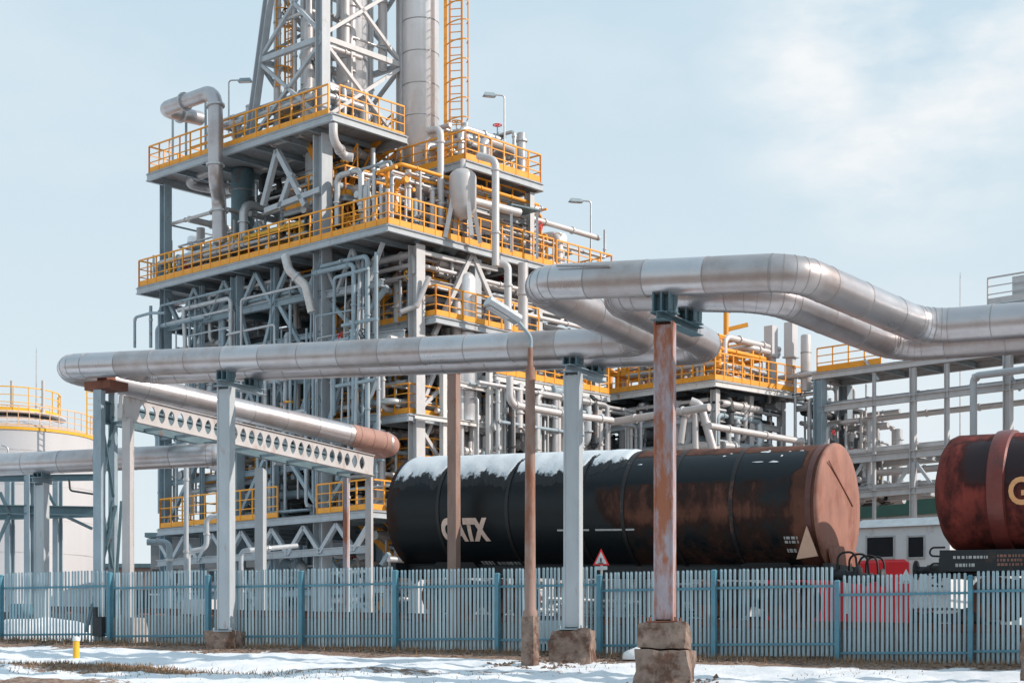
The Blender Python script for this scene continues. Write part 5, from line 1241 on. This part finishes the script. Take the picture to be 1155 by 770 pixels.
for k in range(3):
    mb = MB(); q = tc3 + V((-1.0 + k * 1.6, -1.5, H + 1.)); mb.tube([q, q + Z3 * 1.7], .09, 8); mb.build('vent_pipe', 'pipe_w', stt)
lq_ = P(103.5, 0, 84); ladder('yellow-orange ladder up the edge of the storage tank', (lq_.x, lq_.y, tz - .4), (lq_.x, lq_.y, tz + 2.8), V((.3, -.95, 0)).normalized(), V((.95, .3, 0)), cage=False, mat='yellow')
# pipe frame in front of the storage tank
pf = thing('pipe_trestle', 'teal steel trestle frame in front of the pale storage tank', 'pipe trestle', P(40, 720, 56))
pts_ = [-30, 11, 33, 65]
for i, px in enumerate(pts_):
    c = P(px, 0, 55 + (i % 2) * 2.4); mb = MB(); mb.ib((c.x, c.y, GZ - .1), (c.x, c.y, zat(533, 55)), .24, .24, U); mb.build('leg', 'steel_bl', pf)
for (a, b_, w) in (((-60, 573, 55), (108, 576, 55), .22), ((-60, 583, 57.2), (108, 578, 57.2), .22), ((-60, 540, 55), (108, 538, 55), .16)):
    mb = MB(); mb.ib(P(*a), P(*b_), w, w * 1.3); mb.build('beam', 'steel_dk', pf)
for (a, b_) in (((11, 580, 55), (-8, 625, 55)), ((11, 580, 55), (0, 555, 55)), ((65, 575, 56), (50, 548, 56)), ((70, 580, 56), (104, 596, 56))):
    mb = MB(); mb.bar(P(*a), P(*b_), .1); mb.build('brace', 'steel_dk', pf)
wpipe('thin black conduit under the lower pipeline', [P(78, 540, 50), P(79, 553, 50), P(112, 558, 50)], .03, 'dark', .1, flange=False)
wpipe('thin bracket pipe on the storage tank side', [P(2, 502, 82), P(9, 504, 82), P(9, 514, 82)], .05, 'galv', .2, flange=False)
# low pipes behind the fence on the left
wpipe('teal inverted U pipe behind the fence near the perforated beam', [P(166, 611, 52), P(191, 611, 52), P(191, 722, 52)], .1, 'steel_bl', .2)
wpipe('slim upright pipe between the inverted U and the grey column', [P(210, 500, 54), P(210, 720, 54)], .08, 'steel', .2)
wpipe('pale swan-neck pipe on the lower frame behind the fence', [P(256, 580, 56), P(233, 583, 56), P(233, 618, 56), P(212, 622, 56), P(212, 700, 56)], .09, 'steel', .25)
wpipe('grey inverted U pipe beside the white leg behind the fence', [P(335, 615, 56), P(272, 621, 54.5), P(272, 720, 54.5)], .08, 'steel', .2)
wpipe('thin pinkish upright pipe beside the last leg of the perforated beam', [P(391, 520, 54), P(391, 722, 54)], .1, 'pipe_w', .2)
def shed(label, px0, px1, D, ytop, depth, wmat, rmat, nwin, name='plant_building'):
    a, b_ = P(px0, 0, D), P(px1, 0, D); zt = zat(ytop, D); d = (b_ - a); d.z = 0; L_ = d.length; d.normalize(); n_ = V((-d.y, d.x, 0))
    c = (a + b_) / 2 + n_ * depth / 2; rt = thing(name, label, 'building', (c.x, c.y, GZ))
    mb = MB(); mb.box((c.x, c.y, (GZ - .2 + zt) / 2), d * L_, n_ * depth, Z3 * (zt - GZ + .2)); mb.build('wall', wmat, rt)
    mb = MB(); mb.box((c.x, c.y, zt + .12), d * (L_ + .5), n_ * (depth + .5), Z3 * .22); mb.build('roof', rmat, rt)
    for i in range(nwin):
        q = a + d * (L_ * (i + .5) / nwin) - n_ * .03; mb = MB(); mb.box((q.x, q.y, GZ + (zt - GZ) * .62), d * 1.3, n_ * .05, Z3 * min(1.2, (zt - GZ) * .3)); w_ = mb.build('window', 'glass', rt)
        mb = MB(); mb.box((q.x, q.y, GZ + (zt - GZ) * .62 - min(1.2, (zt - GZ) * .3) / 2 - .05), d * 1.5, n_ * .16, Z3 * .08); mb.build('sill', 'galv', w_)
    return rt
shed('long dull pump house added to darken the gaps between the structure legs', 170, 470, 84, 606, 8, 'wallgrey', 'steel_dk', 9)  # added building so the gaps below the structure go dark
shed('low brick building behind the fence between storage tank and structure', 96, 176, 96, 640, 7, 'brick', 'steel_dk', 3)
shed('grey hall behind the service deck, above the black wagon', 560, 905, 92, 520, 9, 'wallgrey', 'steel_dk', 7)
shed('distant flat workshop beyond the pipe rack and the red wagon', 900, 1400, 150, 668, 12, 'brick', 'steel_dk', 6)
shed('distant pale workshop at the far left beyond the storage tank', -500, 100, 190, 690, 14, 'locowhite', 'steel_dk', 5)
# snow heap, cabinets and clutter seen through the fence
def blob(name, c, rx, ry, rz_, mat, label, cat, seed):
    mb = MB(); n, m = 28, 9; vs = []; c = V(c)
    for j in range(m + 1):
        a = math.pi / 2 * j / m
        for i in range(n):
            b_ = 2 * math.pi * i / n; p = V((math.cos(b_) * math.cos(a) * rx, math.sin(b_) * math.cos(a) * ry, math.sin(a) * rz_))
            p *= 1 + .3 * NZ.noise(p * 1.3 + V((seed, 0, 0))) + .12 * NZ.noise(p * 4 + V((seed, 3, 0))); vs.append(c + p)
    mb.add(vs, [[j * n + i, j * n + (i + 1) % n, (j + 1) * n + (i + 1) % n, (j + 1) * n + i] for j in range(m) for i in range(n)], 0, True)
    return tag(mb.build(name, mat, loc=c), label, cat)
q = P(40, 722, 47.8); blob('snow_heap', (q.x, q.y, gh(q.x, q.y) - .05), 2.3, 1.1, .75, 'snow', 'ploughed snow heap behind the fence by the pale column', 'snow heap', 3)
q = P(290, 722, 46); blob('snow_heap', (q.x, q.y, gh(q.x, q.y) - .05), 1.1, .8, .35, 'snow', 'small snow heap behind the fence near the white leg', 'snow heap', 8)
q = P(735, 722, 37.6); blob('snow_heap', (q.x, q.y, gh(q.x, q.y) - .05), .7, .35, .3, 'snow', 'low snow heap behind the fence by the largest concrete block', 'snow heap', 13)
def cabinet(label, px, D, w, h, mat):
    c = P(px, 0, D); gz = gh(c.x, c.y); rt = thing('control_cabinet', label, 'cabinet', (c.x, c.y, gz)); mb = MB()
    mb.box((c.x, c.y, gz + .3 + h / 2), U * w, W * .5, Z3 * h); mb.build('body', mat, rt)
    mb = MB(); mb.box(V((c.x, c.y, gz + .3 + h / 2)) - W * .262, U * w * .86, W * .02, Z3 * h * .9); dr = mb.build('door', mat, rt)
    mb = MB(); mb.box(V((c.x, c.y, gz + .3 + h / 2)) - W * .285 + U * w * .34, U * .03, W * .03, Z3 * .16); mb.build('handle', 'dark', dr)
    mb = MB()
    for k in (-.4, .4): mb.box(V((c.x, c.y, gz + .14)) + U * (w * k), U * .06, W * .4, Z3 * .33)
    mb.build('stand', 'dark', rt)
cabinet('blue control cabinet behind the fence at the far left', 24, 50, .5, .8, 'fpost'); cabinet('pale control cabinet behind the fence under the grey column', 225, 48, .9, 1.0, 'tankwhite'); cabinet('white cabinet behind the fence beside the thin lamp post', 628, 39.6, .65, .55, 'locowhite')

# ================================================================== sky, sun, camera
SUN = V((.985, -.17, 0)).normalized(); EL = R(32)
sv_ = V((SUN.x * math.cos(EL), SUN.y * math.cos(EL), math.sin(EL)))
world = bpy.data.worlds.new('World'); scene.world = world; world.use_nodes = True
nt = world.node_tree; L = nt.links.new; bg = nt.nodes['Background']; bg.inputs['Strength'].default_value = .1
sky = nd(nt, 'ShaderNodeTexSky', sky_type='NISHITA'); sky.sun_disc = False; sky.sun_elevation = EL; sky.sun_rotation = math.atan2(SUN.x, SUN.y)
sky.air_density = 1; sky.dust_density = 1.5; sky.ozone_density = 1.2
tc_ = nd(nt, 'ShaderNodeTexCoord')
def cl(vec, sc, det, seed):
    mp = nd(nt, 'ShaderNodeMapping'); mp.inputs['Scale'].default_value = (1, 1, 2.2); mp.inputs['Location'].default_value = (seed, 0, 0); L(vec, mp.inputs[0])
    n = nd(nt, 'ShaderNodeTexNoise'); n.inputs['Scale'].default_value = sc; n.inputs['Detail'].default_value = det; n.inputs['Roughness'].default_value = .55; L(mp.outputs[0], n.inputs[0]); return n.outputs['Fac']
veil = nd(nt, 'ShaderNodeMix', data_type='RGBA'); veil.inputs[0].default_value = .93; L(sky.outputs[0], veil.inputs[6]); 
# thin overcast veil, paler toward the horizon
sep = nd(nt, 'ShaderNodeSeparateXYZ'); L(tc_.outputs['Generated'], sep.inputs[0])
rp = nd(nt, 'ShaderNodeValToRGB'); rp.color_ramp.elements[0].position = .0; rp.color_ramp.elements[1].position = .5
rp.color_ramp.elements[0].color = (6.35, 6.9, 7.15, 1); rp.color_ramp.elements[1].color = (4.1, 5.6, 6.6, 1); L(sep.outputs['Z'], rp.inputs[0]); L(rp.outputs[0], veil.inputs[7])
# soft cloud bank up and to the right
dirc = V(((1015 - CX) / F, 1, (YH - 62) / F)).normalized()
dt = nd(nt, 'ShaderNodeVectorMath', operation='DOT_PRODUCT'); L(tc_.outputs['Generated'], dt.inputs[0]); dt.inputs[1].default_value = dirc
mr = nd(nt, 'ShaderNodeMapRange', interpolation_type='SMOOTHSTEP'); mr.inputs['From Min'].default_value = math.cos(.125); mr.inputs['From Max'].default_value = math.cos(.015); L(dt.outputs['Value'], mr.inputs[0])
n_a = cl(tc_.outputs['Generated'], 11., 9, 4.1)
ma = nd(nt, 'ShaderNodeMath', operation='MULTIPLY_ADD'); L(n_a, ma.inputs[0]); ma.inputs[1].default_value = 3.4; ma.inputs[2].default_value = -1.15
mm = nd(nt, 'ShaderNodeMath', operation='MULTIPLY'); L(ma.outputs[0], mm.inputs[0]); L(mr.outputs[0], mm.inputs[1])
n_b = cl(tc_.outputs['Generated'], 2.6, 6, 11.)
mb_ = nd(nt, 'ShaderNodeMapRange'); mb_.inputs['From Min'].default_value = .5; mb_.inputs['From Max'].default_value = .75; mb_.inputs['To Max'].default_value = .45; L(n_b, mb_.inputs[0])
mxm = nd(nt, 'ShaderNodeMath', operation='MAXIMUM', use_clamp=True); L(mm.outputs[0], mxm.inputs[0]); L(mb_.outputs[0], mxm.inputs[1])
fin = nd(nt, 'ShaderNodeMix', data_type='RGBA'); L(mxm.outputs[0], fin.inputs[0]); L(veil.outputs[2], fin.inputs[6]); fin.inputs[7].default_value = (7.2, 7.35, 7.45, 1)
L(fin.outputs[2], bg.inputs['Color'])
sl = bpy.data.lights.new('sun', 'SUN'); sl.energy = 3.3; sl.angle = R(.6); sl.color = (1., .885, .79)
so_ = bpy.data.objects.new('sun', sl); col.objects.link(so_); so_.rotation_euler = sv_.to_track_quat('Z', 'Y').to_euler(); so_.location = sv_ * 200
cam = bpy.data.cameras.new('camera'); co = bpy.data.objects.new('camera', cam); col.objects.link(co); scene.camera = co
co.location = (0, 0, EZ); co.rotation_euler = (R(90), 0, 0)
cam.sensor_width = 36; cam.lens = 36 * F / 1155; cam.shift_x = 0; cam.shift_y = (YH - 385) / 1155; cam.clip_start = .1; cam.clip_end = 6000
scene.view_settings.view_transform = 'Standard'; scene.view_settings.look = 'None'; scene.view_settings.exposure = .38; scene.view_settings.gamma = 1
scene.cycles.max_bounces = 6; scene.cycles.use_denoising = True
for o in bpy.data.objects:
    if '_loc' in o.keys(): del o['_loc']
